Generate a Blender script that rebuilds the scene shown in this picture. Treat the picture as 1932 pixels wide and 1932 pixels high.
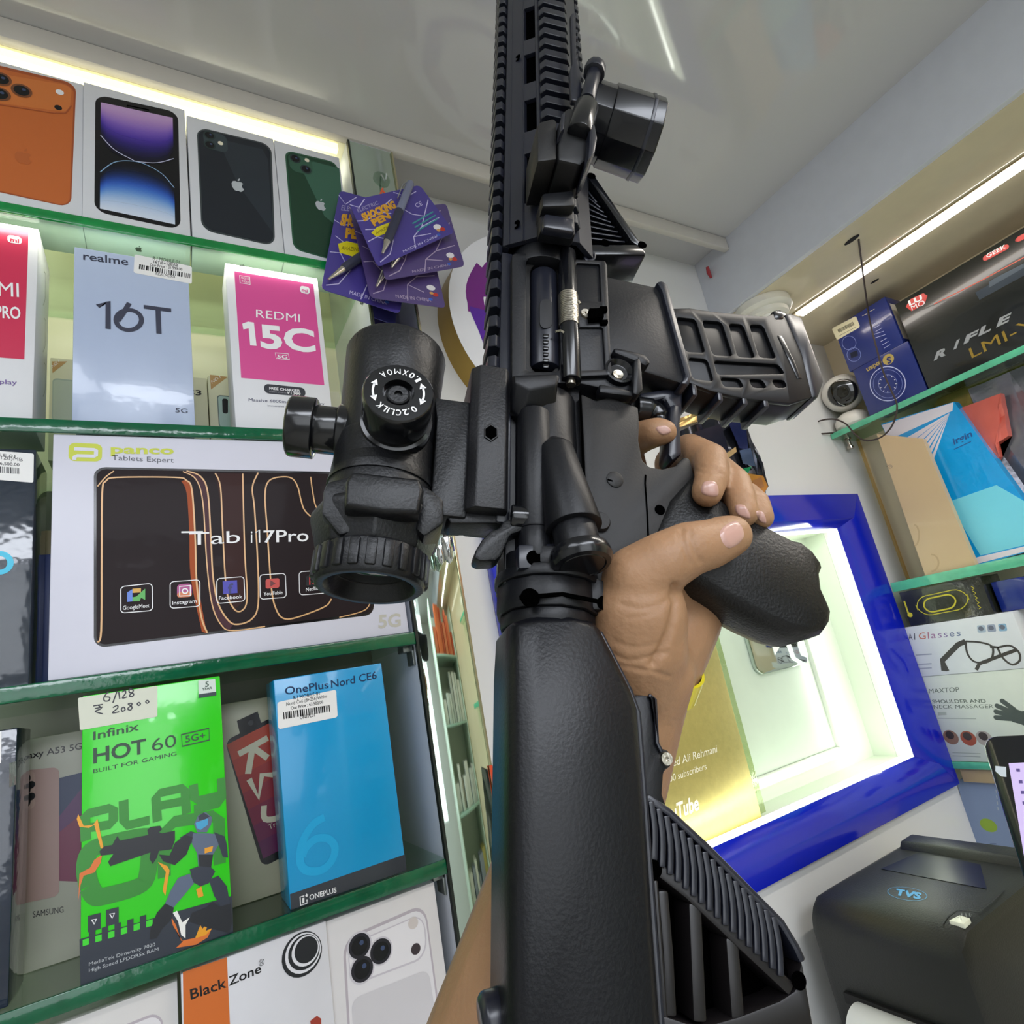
import bpy, bmesh, math, random
from mathutils import Vector as V, Matrix as M, noise as mnoise
from mathutils.geometry import tessellate_polygon
random.seed(7)
for _o in list(bpy.data.objects): bpy.data.objects.remove(_o)
SC = bpy.context.scene; COL = SC.collection
# ---------------------------------------------------------------- camera (eye at the world origin)
F = 1118.18
RC = M(((0.8623189, -0.47317118, -0.18031956), (-0.02570831, 0.31473606, -0.94883102), (0.50571256, 0.82283063, 0.25923842)))
RT = RC.transposed()
cam = bpy.data.cameras.new('camera'); cam.sensor_width = 36; cam.lens = 36 * F / 1932; cam.clip_start = .01
camo = bpy.data.objects.new('camera', cam); COL.objects.link(camo)
camo.matrix_world = M((RC[0], -RC[1], -RC[2])).transposed().to_4x4()
SC.camera = camo
SC.view_settings.view_transform = 'Standard'; SC.view_settings.look = 'None'
SC.view_settings.gamma = 1; SC.view_settings.use_curve_mapping = False
SC.view_settings.exposure = .32
# ---------------------------------------------------------------- world and lamps
W = bpy.data.worlds.new('world'); SC.world = W; W.use_nodes = True
W.node_tree.nodes['Background'].inputs[0].default_value = (.80, .86, 1, 1)
W.node_tree.nodes['Background'].inputs[1].default_value = .12
def area(name, loc, target, sx, sy, power, col):
    l = bpy.data.lights.new(name, 'AREA'); l.shape = 'RECTANGLE'; l.size = sx; l.size_y = sy
    l.energy = power; l.color = col
    o = bpy.data.objects.new(name, l); COL.objects.link(o)
    o.matrix_world = M.Translation(loc) @ (V(target) - V(loc)).to_track_quat('-Z', 'Y').to_matrix().to_4x4()
    return o
DF, WA, CZ, BX, BZ = .58, .664, .726, .95, .587      # cabinet front, front wall, ceiling, beam face, beam underside
area('ceiling_panel_light', (.1, -.95, CZ - .03), (.1, -.9, -1), 1.0, .5, 14, (.86, .91, 1))
area('ceiling_panel_light', (-.7, -.5, CZ - .03), (-.7, -.45, -1), .5, .8, 6, (.86, .91, 1))
area('rear_fill_light', (-.35, -1.9, .2), (.2, .5, .1), 1.5, 1.4, 11, (.88, .93, 1))  # added fill lamp behind the camera, no fixture there
area('beam_strip_light', (1.115, -.1, BZ - .012), (1.13, -.1, -1), .012, 1.3, 5.5, (1, .93, .84))
area('cabinet_area_light', (-.55, .602, .688), (-.55, .745, .58), 1.5, .012, .62, (1, .98, .80))
area('cabinet_area_light', (-.4, .588, .480), (-.4, .745, .39), 1.2, .008, .42, (1, .98, .80))  # added lamp without a fixture, brightens the back of the second shelf
area('niche_strip_light', (.74, .655, .145), (.74, .75, -.1),   .68, .01, .2, (.95, 1, .86))
area('niche_strip_light', (.75, .655, -.262), (.75, .75, 0), .68, .01, .23, (.95, 1, .86))
area('niche_strip_light', (1.085, .655, -.05), (.9, .75, -.05), .01, .38, .18, (.95, 1, .88))
# ---------------------------------------------------------------- pixel rays (1932 px frame) to measure the photograph with
def ray(x, y): return RT @ V((x - 966, y - 966, F))
def onX(x, y, X): r = ray(x, y); return r * (X / r.x)
def onY(x, y, Y): r = ray(x, y); return r * (Y / r.y)
def onZ(x, y, Z): r = ray(x, y); return r * (Z / r.z)
def onP(x, y, p, n): r = ray(x, y); return r * (p.dot(n) / r.dot(n))
# ---------------------------------------------------------------- materials
def lin(c):
    if isinstance(c, str): c = tuple(int(c[i:i + 2], 16) / 255 for i in (0, 2, 4))
    return tuple(x / 12.92 if x <= .04045 else ((x + .055) / 1.055) ** 2.4 for x in c)
_MC = {}
def mat(col, rough=.5, metal=0, spec=.5, coat=0, emit=0, var=.05, bump=0, bs=60, scale=40, trans=0, sub=0):
    k = (col, rough, metal, spec, coat, emit, var, bump, bs, scale, trans, sub)
    if k in _MC: return _MC[k]
    m = bpy.data.materials.new('m_' + str(len(_MC))); m.use_nodes = True
    nt = m.node_tree; b = nt.nodes['Principled BSDF']; I = b.inputs
    c = lin(col); m.diffuse_color = (*c, 1)
    I['Base Color'].default_value = (*c, 1); I['Roughness'].default_value = rough; I['Metallic'].default_value = metal
    I['Specular IOR Level'].default_value = spec; I['Coat Weight'].default_value = coat; I['Coat Roughness'].default_value = .06
    tc = nt.nodes.new('ShaderNodeTexCoord'); nz = nt.nodes.new('ShaderNodeTexNoise'); nz.inputs['Scale'].default_value = scale
    nt.links.new(tc.outputs['Object'], nz.inputs['Vector'])
    mx = nt.nodes.new('ShaderNodeMix'); mx.data_type = 'RGBA'
    mx.inputs[6].default_value = tuple(max(0, x * (1 - var)) for x in c) + (1,); mx.inputs[7].default_value = tuple(min(1, x * (1 + var)) for x in c) + (1,)
    nt.links.new(nz.outputs[0], mx.inputs[0]); nt.links.new(mx.outputs[2], I['Base Color'])
    if bump:
        n2 = nt.nodes.new('ShaderNodeTexNoise'); n2.inputs['Scale'].default_value = bs; n2.inputs['Detail'].default_value = 3
        nt.links.new(tc.outputs['Object'], n2.inputs['Vector'])
        bp = nt.nodes.new('ShaderNodeBump'); bp.inputs['Strength'].default_value = bump; bp.inputs['Distance'].default_value = .004
        nt.links.new(n2.outputs[0], bp.inputs['Height']); nt.links.new(bp.outputs[0], I['Normal'])
        if coat: nt.links.new(bp.outputs[0], I['Coat Normal'])
    if emit:
        I['Emission Color'].default_value = (*c, 1); I['Emission Strength'].default_value = emit
    if trans: I['Transmission Weight'].default_value = trans; I['IOR'].default_value = 1.3
    if sub: I['Subsurface Weight'].default_value = sub; I['Subsurface Radius'].default_value = (.01, .004, .002); I['Subsurface Scale'].default_value = .6
    _MC[k] = m; return m
def glass(col, gloss=.12, rough=.02):
    k = ('g', col, gloss, rough)
    if k in _MC: return _MC[k]
    m = bpy.data.materials.new('m_glass_%d' % len(_MC)); m.use_nodes = True; nt = m.node_tree; nt.nodes.clear()
    out = nt.nodes.new('ShaderNodeOutputMaterial'); t = nt.nodes.new('ShaderNodeBsdfTransparent'); g = nt.nodes.new('ShaderNodeBsdfGlossy')
    t.inputs[0].default_value = (*lin(col), 1); g.inputs['Roughness'].default_value = rough; g.inputs[0].default_value = (.9, .95, .92, 1)
    fr = nt.nodes.new('ShaderNodeFresnel'); fr.inputs[0].default_value = 1.45
    nz = nt.nodes.new('ShaderNodeTexNoise'); nz.inputs['Scale'].default_value = 90
    bp = nt.nodes.new('ShaderNodeBump'); bp.inputs['Strength'].default_value = gloss; bp.inputs['Distance'].default_value = .002
    nt.links.new(nz.outputs[0], bp.inputs['Height']); nt.links.new(bp.outputs[0], g.inputs['Normal'])
    ge = nt.nodes.new('ShaderNodeNewGeometry'); ml = nt.nodes.new('ShaderNodeMath'); ml.operation = 'SUBTRACT'; ml.use_clamp = True; nt.links.new(fr.outputs[0], ml.inputs[0]); nt.links.new(ge.outputs['Backfacing'], ml.inputs[1])
    mx = nt.nodes.new('ShaderNodeMixShader'); nt.links.new(ml.outputs[0], mx.inputs[0]); nt.links.new(t.outputs[0], mx.inputs[1]); nt.links.new(g.outputs[0], mx.inputs[2])
    nt.links.new(mx.outputs[0], out.inputs[0]); _MC[k] = m; return m
# ---------------------------------------------------------------- objects
def link(name, me, m=None, parent=None, mw=None, smooth=0):
    o = bpy.data.objects.new(name, me); COL.objects.link(o)
    if m: me.materials.clear(); me.materials.append(m)
    if parent: o.parent = parent
    if mw is not None: o.matrix_local = mw
    return o
def tag(o, label, cat, group=None, kind=None):
    o['label'] = label; o['category'] = cat
    if group: o['group'] = group
    if kind: o['kind'] = kind
    return o
def empty(name, mw):
    o = bpy.data.objects.new(name, None); COL.objects.link(o); o.empty_display_size = .02; o.matrix_world = mw; return o
class B:                                                    # collects solids, builds ONE mesh object
    def __init__(s): s.bm = bmesh.new()
    def add(s, vs, fs):
        v = [s.bm.verts.new(p) for p in vs]
        for f in fs:
            try: s.bm.faces.new([v[i] for i in f])
            except ValueError: pass
        return s
    def box(s, a, b):
        (x0, y0, z0), (x1, y1, z1) = a, b
        return s.hexa([(x0, y0, z0), (x1, y0, z0), (x1, y1, z0), (x0, y1, z0), (x0, y0, z1), (x1, y0, z1), (x1, y1, z1), (x0, y1, z1)])
    def hexa(s, p): return s.add(p, [(0, 3, 2, 1), (4, 5, 6, 7), (0, 1, 5, 4), (1, 2, 6, 5), (2, 3, 7, 6), (3, 0, 4, 7)])
    def loft(s, rings, cap=True):
        n = len(rings[0]); vs = [p for r in rings for p in r]; fs = []
        for i in range(len(rings) - 1):
            for j in range(n): fs.append((i * n + j, i * n + (j + 1) % n, (i + 1) * n + (j + 1) % n, (i + 1) * n + j))
        if cap: fs += [tuple(range(n))[::-1], tuple(range((len(rings) - 1) * n, len(rings) * n))]
        return s.add(vs, fs)
    def tube(s, pts, r, n=12, cap=True):
        pts = [V(p) for p in pts]; rs = r if isinstance(r, (list, tuple)) else [r] * len(pts); rings = []; up = None
        for i, p in enumerate(pts):
            t = (pts[min(i + 1, len(pts) - 1)] - pts[max(i - 1, 0)]).normalized()
            if up is None: up = t.orthogonal().normalized()
            up = (up - t * up.dot(t)).normalized(); sd = t.cross(up)
            rings.append([p + (up * math.cos(a) + sd * math.sin(a)) * rs[i] for a in [2 * math.pi * k / n for k in range(n)]])
        return s.loft(rings, cap)
    def lathe(s, c, ax, prof, n=32, up=None, cap=True):     # prof: (distance along axis, radius)
        c, ax = V(c), V(ax).normalized(); u = V(up) if up else ax.orthogonal(); u = (u - ax * u.dot(ax)).normalized(); w = ax.cross(u)
        return s.loft([[c + ax * d + (u * math.cos(a) + w * math.sin(a)) * r for a in [2 * math.pi * (k + .5) / n for k in range(n)]] for d, r in prof], cap)
    def prism(s, pts, f0, f1): return s.loft([[f0(p) for p in pts], [f1(p) for p in pts]])
    def ringprism(s, outer, inner, f0, f1):
        n = len(outer); vs = [f0(p) for p in outer] + [f0(p) for p in inner] + [f1(p) for p in outer] + [f1(p) for p in inner]; fs = []
        for j in range(n):
            k = (j + 1) % n
            fs += [(j, n + j, n + k, k), (2 * n + j, 2 * n + k, 3 * n + k, 3 * n + j), (j, k, 2 * n + k, 2 * n + j), (n + j, 3 * n + j, 3 * n + k, n + k)]
        return s.add(vs, fs)
    def build(s, name, m, parent=None, mw=None, bev=0, seg=2, smooth=True, angle=32):
        bm = s.bm; bmesh.ops.recalc_face_normals(bm, faces=bm.faces[:])
        if bev:
            es = [e for e in bm.edges if len(e.link_faces) == 2 and e.calc_face_angle(0) > math.radians(angle)]
            bmesh.ops.bevel(bm, geom=es, offset=bev, segments=seg, profile=.5, affect='EDGES', clamp_overlap=True)
        me = bpy.data.meshes.new(name)
        if smooth:
            for f in bm.faces: f.smooth = True
            for e in bm.edges:
                if len(e.link_faces) == 2 and e.calc_face_angle(0) > math.radians(angle): e.smooth = False
        bm.to_mesh(me); bm.free(); return link(name, me, m, parent, mw)
def struct(name, o): o.name = name; o['kind'] = 'structure'; return o
# ---------------------------------------------------------------- flat print on a face
_TX = {}
def glyphs(st, bold=0.0):
    if 'M' in st or 'W' in st: bold = 0.0
    k = (st, bold)
    if k not in _TX:
        c = bpy.data.curves.new('t', 'FONT'); c.body = st; c.resolution_u = 3; c.offset = bold; c.fill_mode = 'FRONT'
        o = bpy.data.objects.new('t', c); COL.objects.link(o); me = bpy.data.meshes.new_from_object(o)
        vs = [v.co.copy() for v in me.vertices]; fs = [tuple(p.vertices) for p in me.polygons]
        bpy.data.objects.remove(o); bpy.data.curves.remove(c); bpy.data.meshes.remove(me)
        x0 = min(v.x for v in vs); x1 = max(v.x for v in vs)
        _TX[k] = ([((v.x - x0) / (x1 - x0), v.y / .729) for v in vs], fs)
    return _TX[k]
def catmull(p, n=6, closed=False):
    out = []; N = len(p)
    for i in range(N if closed else N - 1):
        a, b, c, d = [V(p[(i + k) % N] if closed else p[min(max(i + k, 0), N - 1)]) for k in (-1, 0, 1, 2)]
        for j in range(n):
            t = j / n; out.append(.5 * ((2 * b) + (c - a) * t + (2 * a - 5 * b + 4 * c - d) * t * t + (3 * b - a - 3 * c + d) * t ** 3))
    if not closed: out.append(V(p[-1]))
    return [tuple(q) for q in out]
def rrect(x0, y0, x1, y1, r, n=5):
    out = []
    for cx, cy, a in ((x1 - r, y1 - r, 0), (x0 + r, y1 - r, 90), (x0 + r, y0 + r, 180), (x1 - r, y0 + r, 270)):
        out += [(cx + r * math.cos(math.radians(a + 90 * k / n)), cy + r * math.sin(math.radians(a + 90 * k / n))) for k in range(n + 1)]
    return out
def ell(cx, cy, rx, ry=None, n=28, a0=0, a1=360):
    ry = ry or rx; return [(cx + rx * math.cos(math.radians(a0 + (a1 - a0) * k / n)), cy + ry * math.sin(math.radians(a0 + (a1 - a0) * k / n))) for k in range(n if a1 - a0 == 360 else n + 1)]
ALLF = []
class Face:            # a flat face: root matrix, local x right, local z up, print lies on local -y
    def __init__(s, root, w, h, eps=.00012, y0=0, mw=None):
        s.root, s.w, s.h, s.eps, s.y0 = root, w, h, eps, y0; s.mw = mw or root.matrix_world.copy(); s.inv = s.mw.inverted(); s.loc = root.matrix_world.inverted() @ s.mw
        s.k = 0; s.items = {}; ALLF.append(s)
    def px(s, x, y):                       # photograph pixel -> face metres
        n = s.mw.to_3x3() @ V((0, 1, 0)); P = onP(x, y, s.mw @ V((0, s.y0, 0)), n); q = s.inv @ P; return (q.x, q.z)
    def st(s, a, b): return (a * s.w, (1 - b) * s.h)
    def poly(s, name, m, pts, L=1):
        bm = s.items.setdefault((name, m, L), ([], []))
        i = len(bm[0]); s.k = (s.k + 1) % 24; d = s.k * s.eps * .03; bm[0].extend([(p[0], p[1], d) for p in pts]); bm[1].append(tuple(range(i, i + len(pts)))); return s
    def pp(s, name, m, pts, L=1): return s.poly(name, m, [s.px(*p) for p in pts], L)
    def rr(s, name, m, c4, r, L=1, n=5):   # rounded quad given TL TR BR BL pixels, r as share of its width
        tl, tr, br, bl = [V(s.px(*p)) for p in c4]; w = (tr - tl).length; h = (bl - tl).length; rx, ry = r, r * w / h
        def q(a, b): return tuple(tl * (1 - a) * (1 - b) + tr * a * (1 - b) + br * a * b + bl * (1 - a) * b)
        pts = []
        for cx, cy, a in ((1 - rx, 1 - ry, 0), (rx, 1 - ry, 90), (rx, ry, 180), (1 - rx, ry, 270)):
            pts += [q(cx + rx * math.cos(math.radians(a + 90 * k / n)), cy + ry * math.sin(math.radians(a + 90 * k / n))) for k in range(n + 1)]
        s.last = pts; return s.poly(name, m, pts, L)
    def line(s, name, m, pts, wd, L=1, closed=False):      # metres
        P = [V(p) for p in pts]; N = len(P); a = []; b = []
        for i in range(N):
            p0 = P[(i - 1) % N] if closed or i else P[0]; p1 = P[(i + 1) % N] if closed or i < N - 1 else P[-1]
            t = (p1 - p0)
            if t.length < 1e-9: t = V((1, 0))
            t.normalize(); nn = V((-t.y, t.x)) * (wd[i] if isinstance(wd, list) else wd) / 2; a.append(tuple(P[i] + nn)); b.append(tuple(P[i] - nn))
        for i in range(N if closed else N - 1):
            j = (i + 1) % N; s.poly(name, m, [a[i], a[j], b[j], b[i]], L)
        return s
    def pl(s, name, m, pts, wd, L=1, smooth=0, closed=False):
        if smooth: pts = catmull(pts, smooth, closed)
        return s.line(name, m, [s.px(*p) for p in pts], wd, L, closed)
    def pe(s, name, m, c, rx, ry=None, L=1, n=24):          # ellipse: pixel centre, metre radii
        x, y = s.px(*c); return s.poly(name, m, ell(x, y, rx, ry, n), L)
    def text(s, name, m, st, p0, p1, pt, L=3, bold=0.0):    # pixels: baseline left, baseline right, cap top at left
        o = V(s.px(*p0)); ex = V(s.px(*p1)) - o; ey = V(s.px(*pt)) - o; vs, fs = glyphs(st, bold)
        bm = s.items.setdefault((name, m, L), ([], [])); i = len(bm[0]); bm[0].extend([tuple(o + ex * a + ey * b) for a, b in vs]); bm[1].extend([tuple(i + k for k in f) for f in fs]); return s
    def barcode(s, name, m, tl, tr, bl, L=4, n=26):
        o = V(s.px(*tl)); ex = V(s.px(*tr)) - o; ey = V(s.px(*bl)) - o; rr = random.Random(n); x = 0
        while x < 1:
            w = rr.choice((.012, .02, .03)); a, b = o + ex * x, o + ex * min(1, x + w); s.poly(name, m, [tuple(a), tuple(b), tuple(b + ey), tuple(a + ey)], L); x += w + rr.choice((.012, .02, .028))
        return s
    def build(s):
        out = {}
        for (name, m, L), (vs, fs) in s.items.items():
            me = bpy.data.meshes.new(name); me.from_pydata([(p[0], s.y0 - s.eps * L - (p[2] if len(p) > 2 else 0), p[1]) for p in vs], [], fs); me.update()
            out[name] = link(name, me, m, s.root, s.loc)
        return out
# ================================================================ the room
WHITE = mat('dcdcd6', .35); WALLW = mat('e4e4e2', .28, var=.02, scale=8)
def slab(name, a, b, m, bev=0): return struct(name, B().box(a, b).build(name, m, bev=bev))
slab('ceiling', (-1.8, -2.3, CZ), (BX, WA, CZ + .05), mat('c4c3c2', .05, spec=.5, coat=.15, var=.03, scale=3))
slab('floor', (-1.8, -2.3, -1.7), (1.9, .9, -1.65), mat('d4d0c8', .3))
slab('wall_left', (-1.85, -2.3, -1.65), (-1.8, .9, CZ), WALLW)
slab('wall_back', (-1.8, -2.35, -1.65), (1.9, -2.3, CZ), WALLW)
# front wall: pieces round the niche opening
FX0, FX1, FZ0, FZ1 = .355, 1.222, -.333, .222           # niche frame outside
NX0, NX1, NZ0, NZ1 = .40, 1.135, -.268, .156            # niche opening
fw = B(); fw.box((.275, WA, -1.65), (NX0, WA + .03, CZ)).box((NX1, WA, -1.65), (1.40, WA + .03, CZ)).box((NX0, WA, NZ1), (NX1, WA + .03, CZ)).box((NX0, WA, -1.65), (NX1, WA + .03, NZ0))
struct('wall_front', fw.build('wall_front', WALLW))
slab('trim_1', (-1.8, DF, CZ - .0275), (BX, DF + .012, CZ), mat('c9c4bb', .35), .003)
slab('trim_2', (BX, -2.3, BZ), (BX + .012, WA, CZ + .05), mat('d3d6de', .3), .001)                # beam face
slab('trim_3', (BX + .012, -2.3, BZ), (1.34, WA, BZ + .02), mat('dfd2b4', .12, coat=.3))           # beam underside
slab('wall_right', (1.32, -2.3, -1.65), (1.36, WA, BZ), mat('e8d8b6', .12, coat=.4, var=.04, scale=5))
slab('trim_4', (1.314, WA - .0045, .036), (1.3205, WA, .352), mat('e8c98a', .25, 1))               # brass corner strip
# beam strip lamp
led = B().box((1.104, -1.2, BZ - .006), (1.126, .584, BZ)).build('diffuser', mat('fff6ee', emit=9, var=0))
root = empty('strip_lamp', M.Translation((1.115, -.3, BZ))); led.parent = root; led.matrix_parent_inverse = root.matrix_world.inverted()
ch = B().box((1.100, -1.2, BZ - .003), (1.104, .59, BZ)).box((1.126, -1.2, BZ - .003), (1.130, .59, BZ)).build('channel', mat('b9a98c', .3, .8)); ch.parent = root; ch.matrix_parent_inverse = root.matrix_world.inverted()
tag(root, 'long glowing white strip lamp under the beam on the right', 'lamp')
# ceiling downlights and panel behind the camera
for i, (x, y) in enumerate(((-.10, -1.68), (.21, -1.72))):
    r = empty('downlight', M.Translation((x, y, CZ)))
    B().lathe((0, 0, -.012), (0, 0, 1), [(0, .052), (.012, .056)]).build('lens', mat('eef2ff', emit=16, var=0), r)
    B().lathe((0, 0, -.010), (0, 0, 1), [(0, .058), (0, .068), (.010, .068), (.010, .058)], cap=False).build('rim', WHITE, r)
    tag(r, ('round white downlight nearer the left wall behind the camera', 'round white downlight farther from the left wall behind the camera')[i], 'lamp')
# ================================================================ left display cabinet
cab = empty('display_cabinet', M.Translation((-.6, DF, -1.65))); tag(cab, 'cream backed display cabinet with mirror strip filling the left of the picture', 'cabinet')
def cpart(name, b, m, bev=0):
    o = b.build(name, m, bev=bev); o.parent = cab; o.matrix_parent_inverse = cab.matrix_world.inverted(); return o
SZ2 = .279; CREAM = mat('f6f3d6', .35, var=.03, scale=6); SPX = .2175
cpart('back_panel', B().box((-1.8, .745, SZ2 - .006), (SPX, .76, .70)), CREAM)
cpart('back_panel', B().box((-1.8, .745, -1.65), (SPX, .76, SZ2 - .006)), mat('7d7f6c', .35, var=.05, scale=6))  # shade of the lower bays put into a darker panel colour
cpart('top_panel', B().box((-1.8, DF + .012, .70), (SPX + .0585, .76, .715)), CREAM)
cpart('side_panel', B().box((SPX, DF + .004, -1.65), (SPX + .0585, .76, .70)), mat('d6dbe4', .3), .001)
cpart('mirror_strip', B().box((SPX + .001, DF, -1.2), (SPX + .0575, DF + .004, .694)), mat('cfe0d4', .03, 1, var=0), .0012)
cpart('mirror_edge', B().box((SPX - .0015, DF - .001, -1.2), (SPX + .0012, DF + .005, .694)), mat('3a3f3a', .3, .6))
cpart('mirror_edge', B().box((SPX + .0572, DF - .001, -1.2), (SPX + .0595, DF + .005, .694)), mat('c8bf9c', .2, .8))
sl = cpart('light_strip', B().box((-1.7, DF + .014, .689), (SPX - .01, DF + .022, .699)), mat('fff6c8', emit=.9, var=0))
SZ = [.497, .279, .0587, -.151, -.362]                     # shelf tops
GT = [.011, .0125, .0125, .0125, .0125]
EDGE = mat('0a5c3c', .15, spec=.5, coat=.3, var=.4, bump=.12, bs=90, scale=70); EDGE2 = mat('108a42', .15, spec=.5, coat=.3, var=.35, bump=.12, bs=90, scale=70)
GLS = glass('edf6ee')
names = ['second highest glass shelf'] 
for i, z in enumerate(SZ):
    g = B().box((-1.0, DF + .003, z - GT[i]), (SPX - .0015, .742, z)).build('glass_shelf', GLS)
    e = B().box((-1.0, DF, z - GT[i]), (SPX - .0015, DF + .003, z)).build('front_edge', EDGE2 if i == 0 else EDGE, g, bev=.0012)
    tag(g, ['green edged glass shelf carrying the four phone boxes at the top left', 'green edged glass shelf of the left cabinet under the pale blue and pink phone boxes', 'green edged glass shelf of the left cabinet under the white tablet box', 'dark green edged glass shelf under the lime green and blue phone boxes', 'lowest glass shelf of the left cabinet, under the white boxes with orange band'][i], 'shelf', 'glass shelves of the left cabinet')
    for x in (SPX - .012,):                                 # little metal bracket under the shelf end
        k = B().box((x, DF + .012, z - GT[i] - .006), (SPX, DF + .03, z - GT[i])).box((SPX - .003, DF + .012, z - GT[i] - .02), (SPX, DF + .03, z - GT[i])).build('bracket', mat('8d938f', .3, .8), cab, bev=.001)
        k.matrix_parent_inverse = cab.matrix_world.inverted()
# ---------------------------------------------------------------- cartons
DBG = 0
def carton(name, label, cat, BL, BR, TL, TR, zs, pl, d0, d1, depth, m, group=None, lean=0, bev=.0009):
    f = onY if pl == 'Y' else onX
    P1, P2 = f(*BL, d0), f(*BR, d1)
    if zs is not None: P1.z = P2.z = zs + .0004
    ux = (P2 - P1); w = ux.length; ux.normalize(); hz = V((0, 0, 1)).cross(ux); up = V((0, 0, 1)) * math.cos(math.radians(lean)) + hz * math.sin(math.radians(lean)); dn = up.cross(ux)
    T = onP((TL[0] + TR[0]) / 2, (TL[1] + TR[1]) / 2, P1, dn); h = (T - P1).dot(up)
    if DBG: print('CARTON', label[:50], 'w %.4f h %.4f' % (w, h), 'TLx %.4f TRx %.4f' % ((onP(*TL, P1, dn) - P1).dot(ux), (onP(*TR, P1, dn) - P1).dot(ux) - w))
    mw = M((ux, dn, up)).transposed().to_4x4(); mw.translation = P1
    o = B().box((0, 0, 0), (w, depth, h)).build(name, m, bev=bev); o.matrix_world = mw; bpy.context.view_layer.update()
    if label: tag(o, label, cat, group)
    fc = Face(o, w, h, mw=mw); fc.depth = depth; return fc
def side_face(fc, which):                                   # other faces of a carton as print faces
    mw = fc.mw
    if which == 'R': m2 = mw @ M.Translation((fc.w, 0, 0)) @ M.Rotation(math.radians(90), 4, 'Z'); return Face(fc.root, fc.depth, fc.h, mw=m2)
    if which == 'L': m2 = mw @ M.Translation((0, fc.depth, 0)) @ M.Rotation(math.radians(-90), 4, 'Z'); return Face(fc.root, fc.depth, fc.h, mw=m2)
    if which == 'B': m2 = mw @ M.Translation((0, fc.depth, 0)) @ M.Rotation(math.radians(90), 4, 'X'); return Face(fc.root, fc.w, fc.depth, mw=m2)
def ink(c, r=.35, **k): return mat(c, r, var=.02, **k)
CARD = mat('dfe0e4', .4, var=.03)
# ================================================================ top row: four phone boxes
GP1 = 'phone boxes on the top shelf'
K = ink('101014', .25); LW = ink('f4f4f6'); PK = 'phone_picture'
def apple(f, c, s, m, L=4):                                  # bitten-fruit mark, centre pixel, height metres
    x, y = f.px(*c)
    body = [(0, .30), (-.16, .36), (-.34, .30), (-.45, .08), (-.42, -.2), (-.27, -.44), (-.14, -.5), (0, -.45), (.14, -.5), (.27, -.44), (.41, -.22), (.30, -.10), (.27, .04), (.31, .18), (.38, .25), (.26, .34), (.12, .35)]
    leaf = [(0, .40), (.02, .54), (.15, .68), (.17, .54), (.1, .44)]
    for p in (body, leaf): f.poly('emblem', m, [(x + a * s * .9, y + b * s) for a, b in p], L)
def lens(f, c, r, L=5, ring='2b3b3a', gl='0b0d12'):
    f.pe('camera_lens_print', ink(ring, .2), c, r, L=L); f.pe('camera_lens_print', ink(gl, .15), c, r * .74, L=L + 1)
    x, y = f.px(*c); f.poly('camera_lens_print', ink('3c4a6a', .2), ell(x + r * .2, y + r * .2, r * .2), L + 2)
b1 = carton('phone_box', 'white phone box with orange phone back, leftmost on the top shelf', 'box', (-40, 365), (155, 402), (-40, 108), (162, 157), SZ[0], 'Y', .59, .59, .05, CARD, GP1)
OR = ink('c8692f', .4); OR2 = ink('d5793a', .35); OR3 = ink('a9522a', .4)
b1.rr(PK, OR3, ((-60, 110), (144, 158), (134, 392), (-60, 350)), .13, 1)
b1.rr(PK, OR, ((-56, 116), (140, 163), (131, 390), (-56, 348)), .12, 2)
b1.rr('camera_bar_print', OR2, ((-40, 133), (136, 163), (131, 213), (-40, 190)), .11, 3)
b1.pl('camera_bar_print', OR3, [(-40, 192), (100, 214), (124, 214), (135, 200)], .0012, 4)
for c in ((2, 150), (41, 172), (0, 178)): lens(b1, c, .0085, 5, '7a4a30')
b1.pe('flash_print', LW, (113, 175), .0035, L=5); b1.pe('sensor_print', K, (110, 204), .0032, L=5)
apple(b1, (45, 297), .017, ink('bd6330'), 3)
b2 = carton('phone_box', 'white phone box with purple and blue lit phone screen, second on the top shelf', 'box', (155, 404), (360, 447), (162, 158), (352, 205), SZ[0], 'Y', .588, .588, .05, CARD, GP1)
b2.rr(PK, K, ((180, 178), (336, 212), (341, 434), (178, 399)), .15, 1)
# curved wallpaper glow: bands of colour inside the screen
SCR = ((186, 185), (330, 216), (335, 428), (184, 396))
def quad(c4):
    tl, tr, br, bl = [V(p) for p in c4]
    return lambda a, b: tuple(tl * (1 - a) * (1 - b) + tr * a * (1 - b) + br * a * b + bl * (1 - a) * b)
q = quad(SCR)
def glow(f, q, cols, b0, b1, bow, m0, L=2):
    cols = [tuple((int(cols[i][k:k + 2], 16) * (1 - t) + int(cols[i + 1][k:k + 2], 16) * t) / 255 for k in (0, 2, 4)) for i in range(len(cols) - 1) for t in (0, .33, .67)]; n = len(cols)
    for i, c in enumerate(cols):
        t0, t1 = b0 + (b1 - b0) * i / n, b0 + (b1 - b0) * (i + 1) / n; top = []; bot = []
        for k in range(13):
            a = k / 12; s = .03 + .94 * a; cv = math.sqrt(max(0, 1 - (2 * a - 1) ** 2))
            top.append(q(s, t0 + bow * cv * (i / n if bow > 0 else 1 - i / n))); bot.append(q(s, t1 + bow * cv * ((i + 1) / n if bow > 0 else 1 - (i + 1) / n)))
        f.poly('wallpaper_print', ink(c, .2), [f.px(*p) for p in top + bot[::-1]], L)
glow(b2, q, ('c9a3d2', 'c49fd0', 'ba93cc', 'a982c8', '9470c4', '7d5cbc', '6648b0', '5036a2', '3c298c', '2c1f70', '1f1856', '16133e', '100f28', '0c0c18'), .035, .33, .17, 0)
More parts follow.
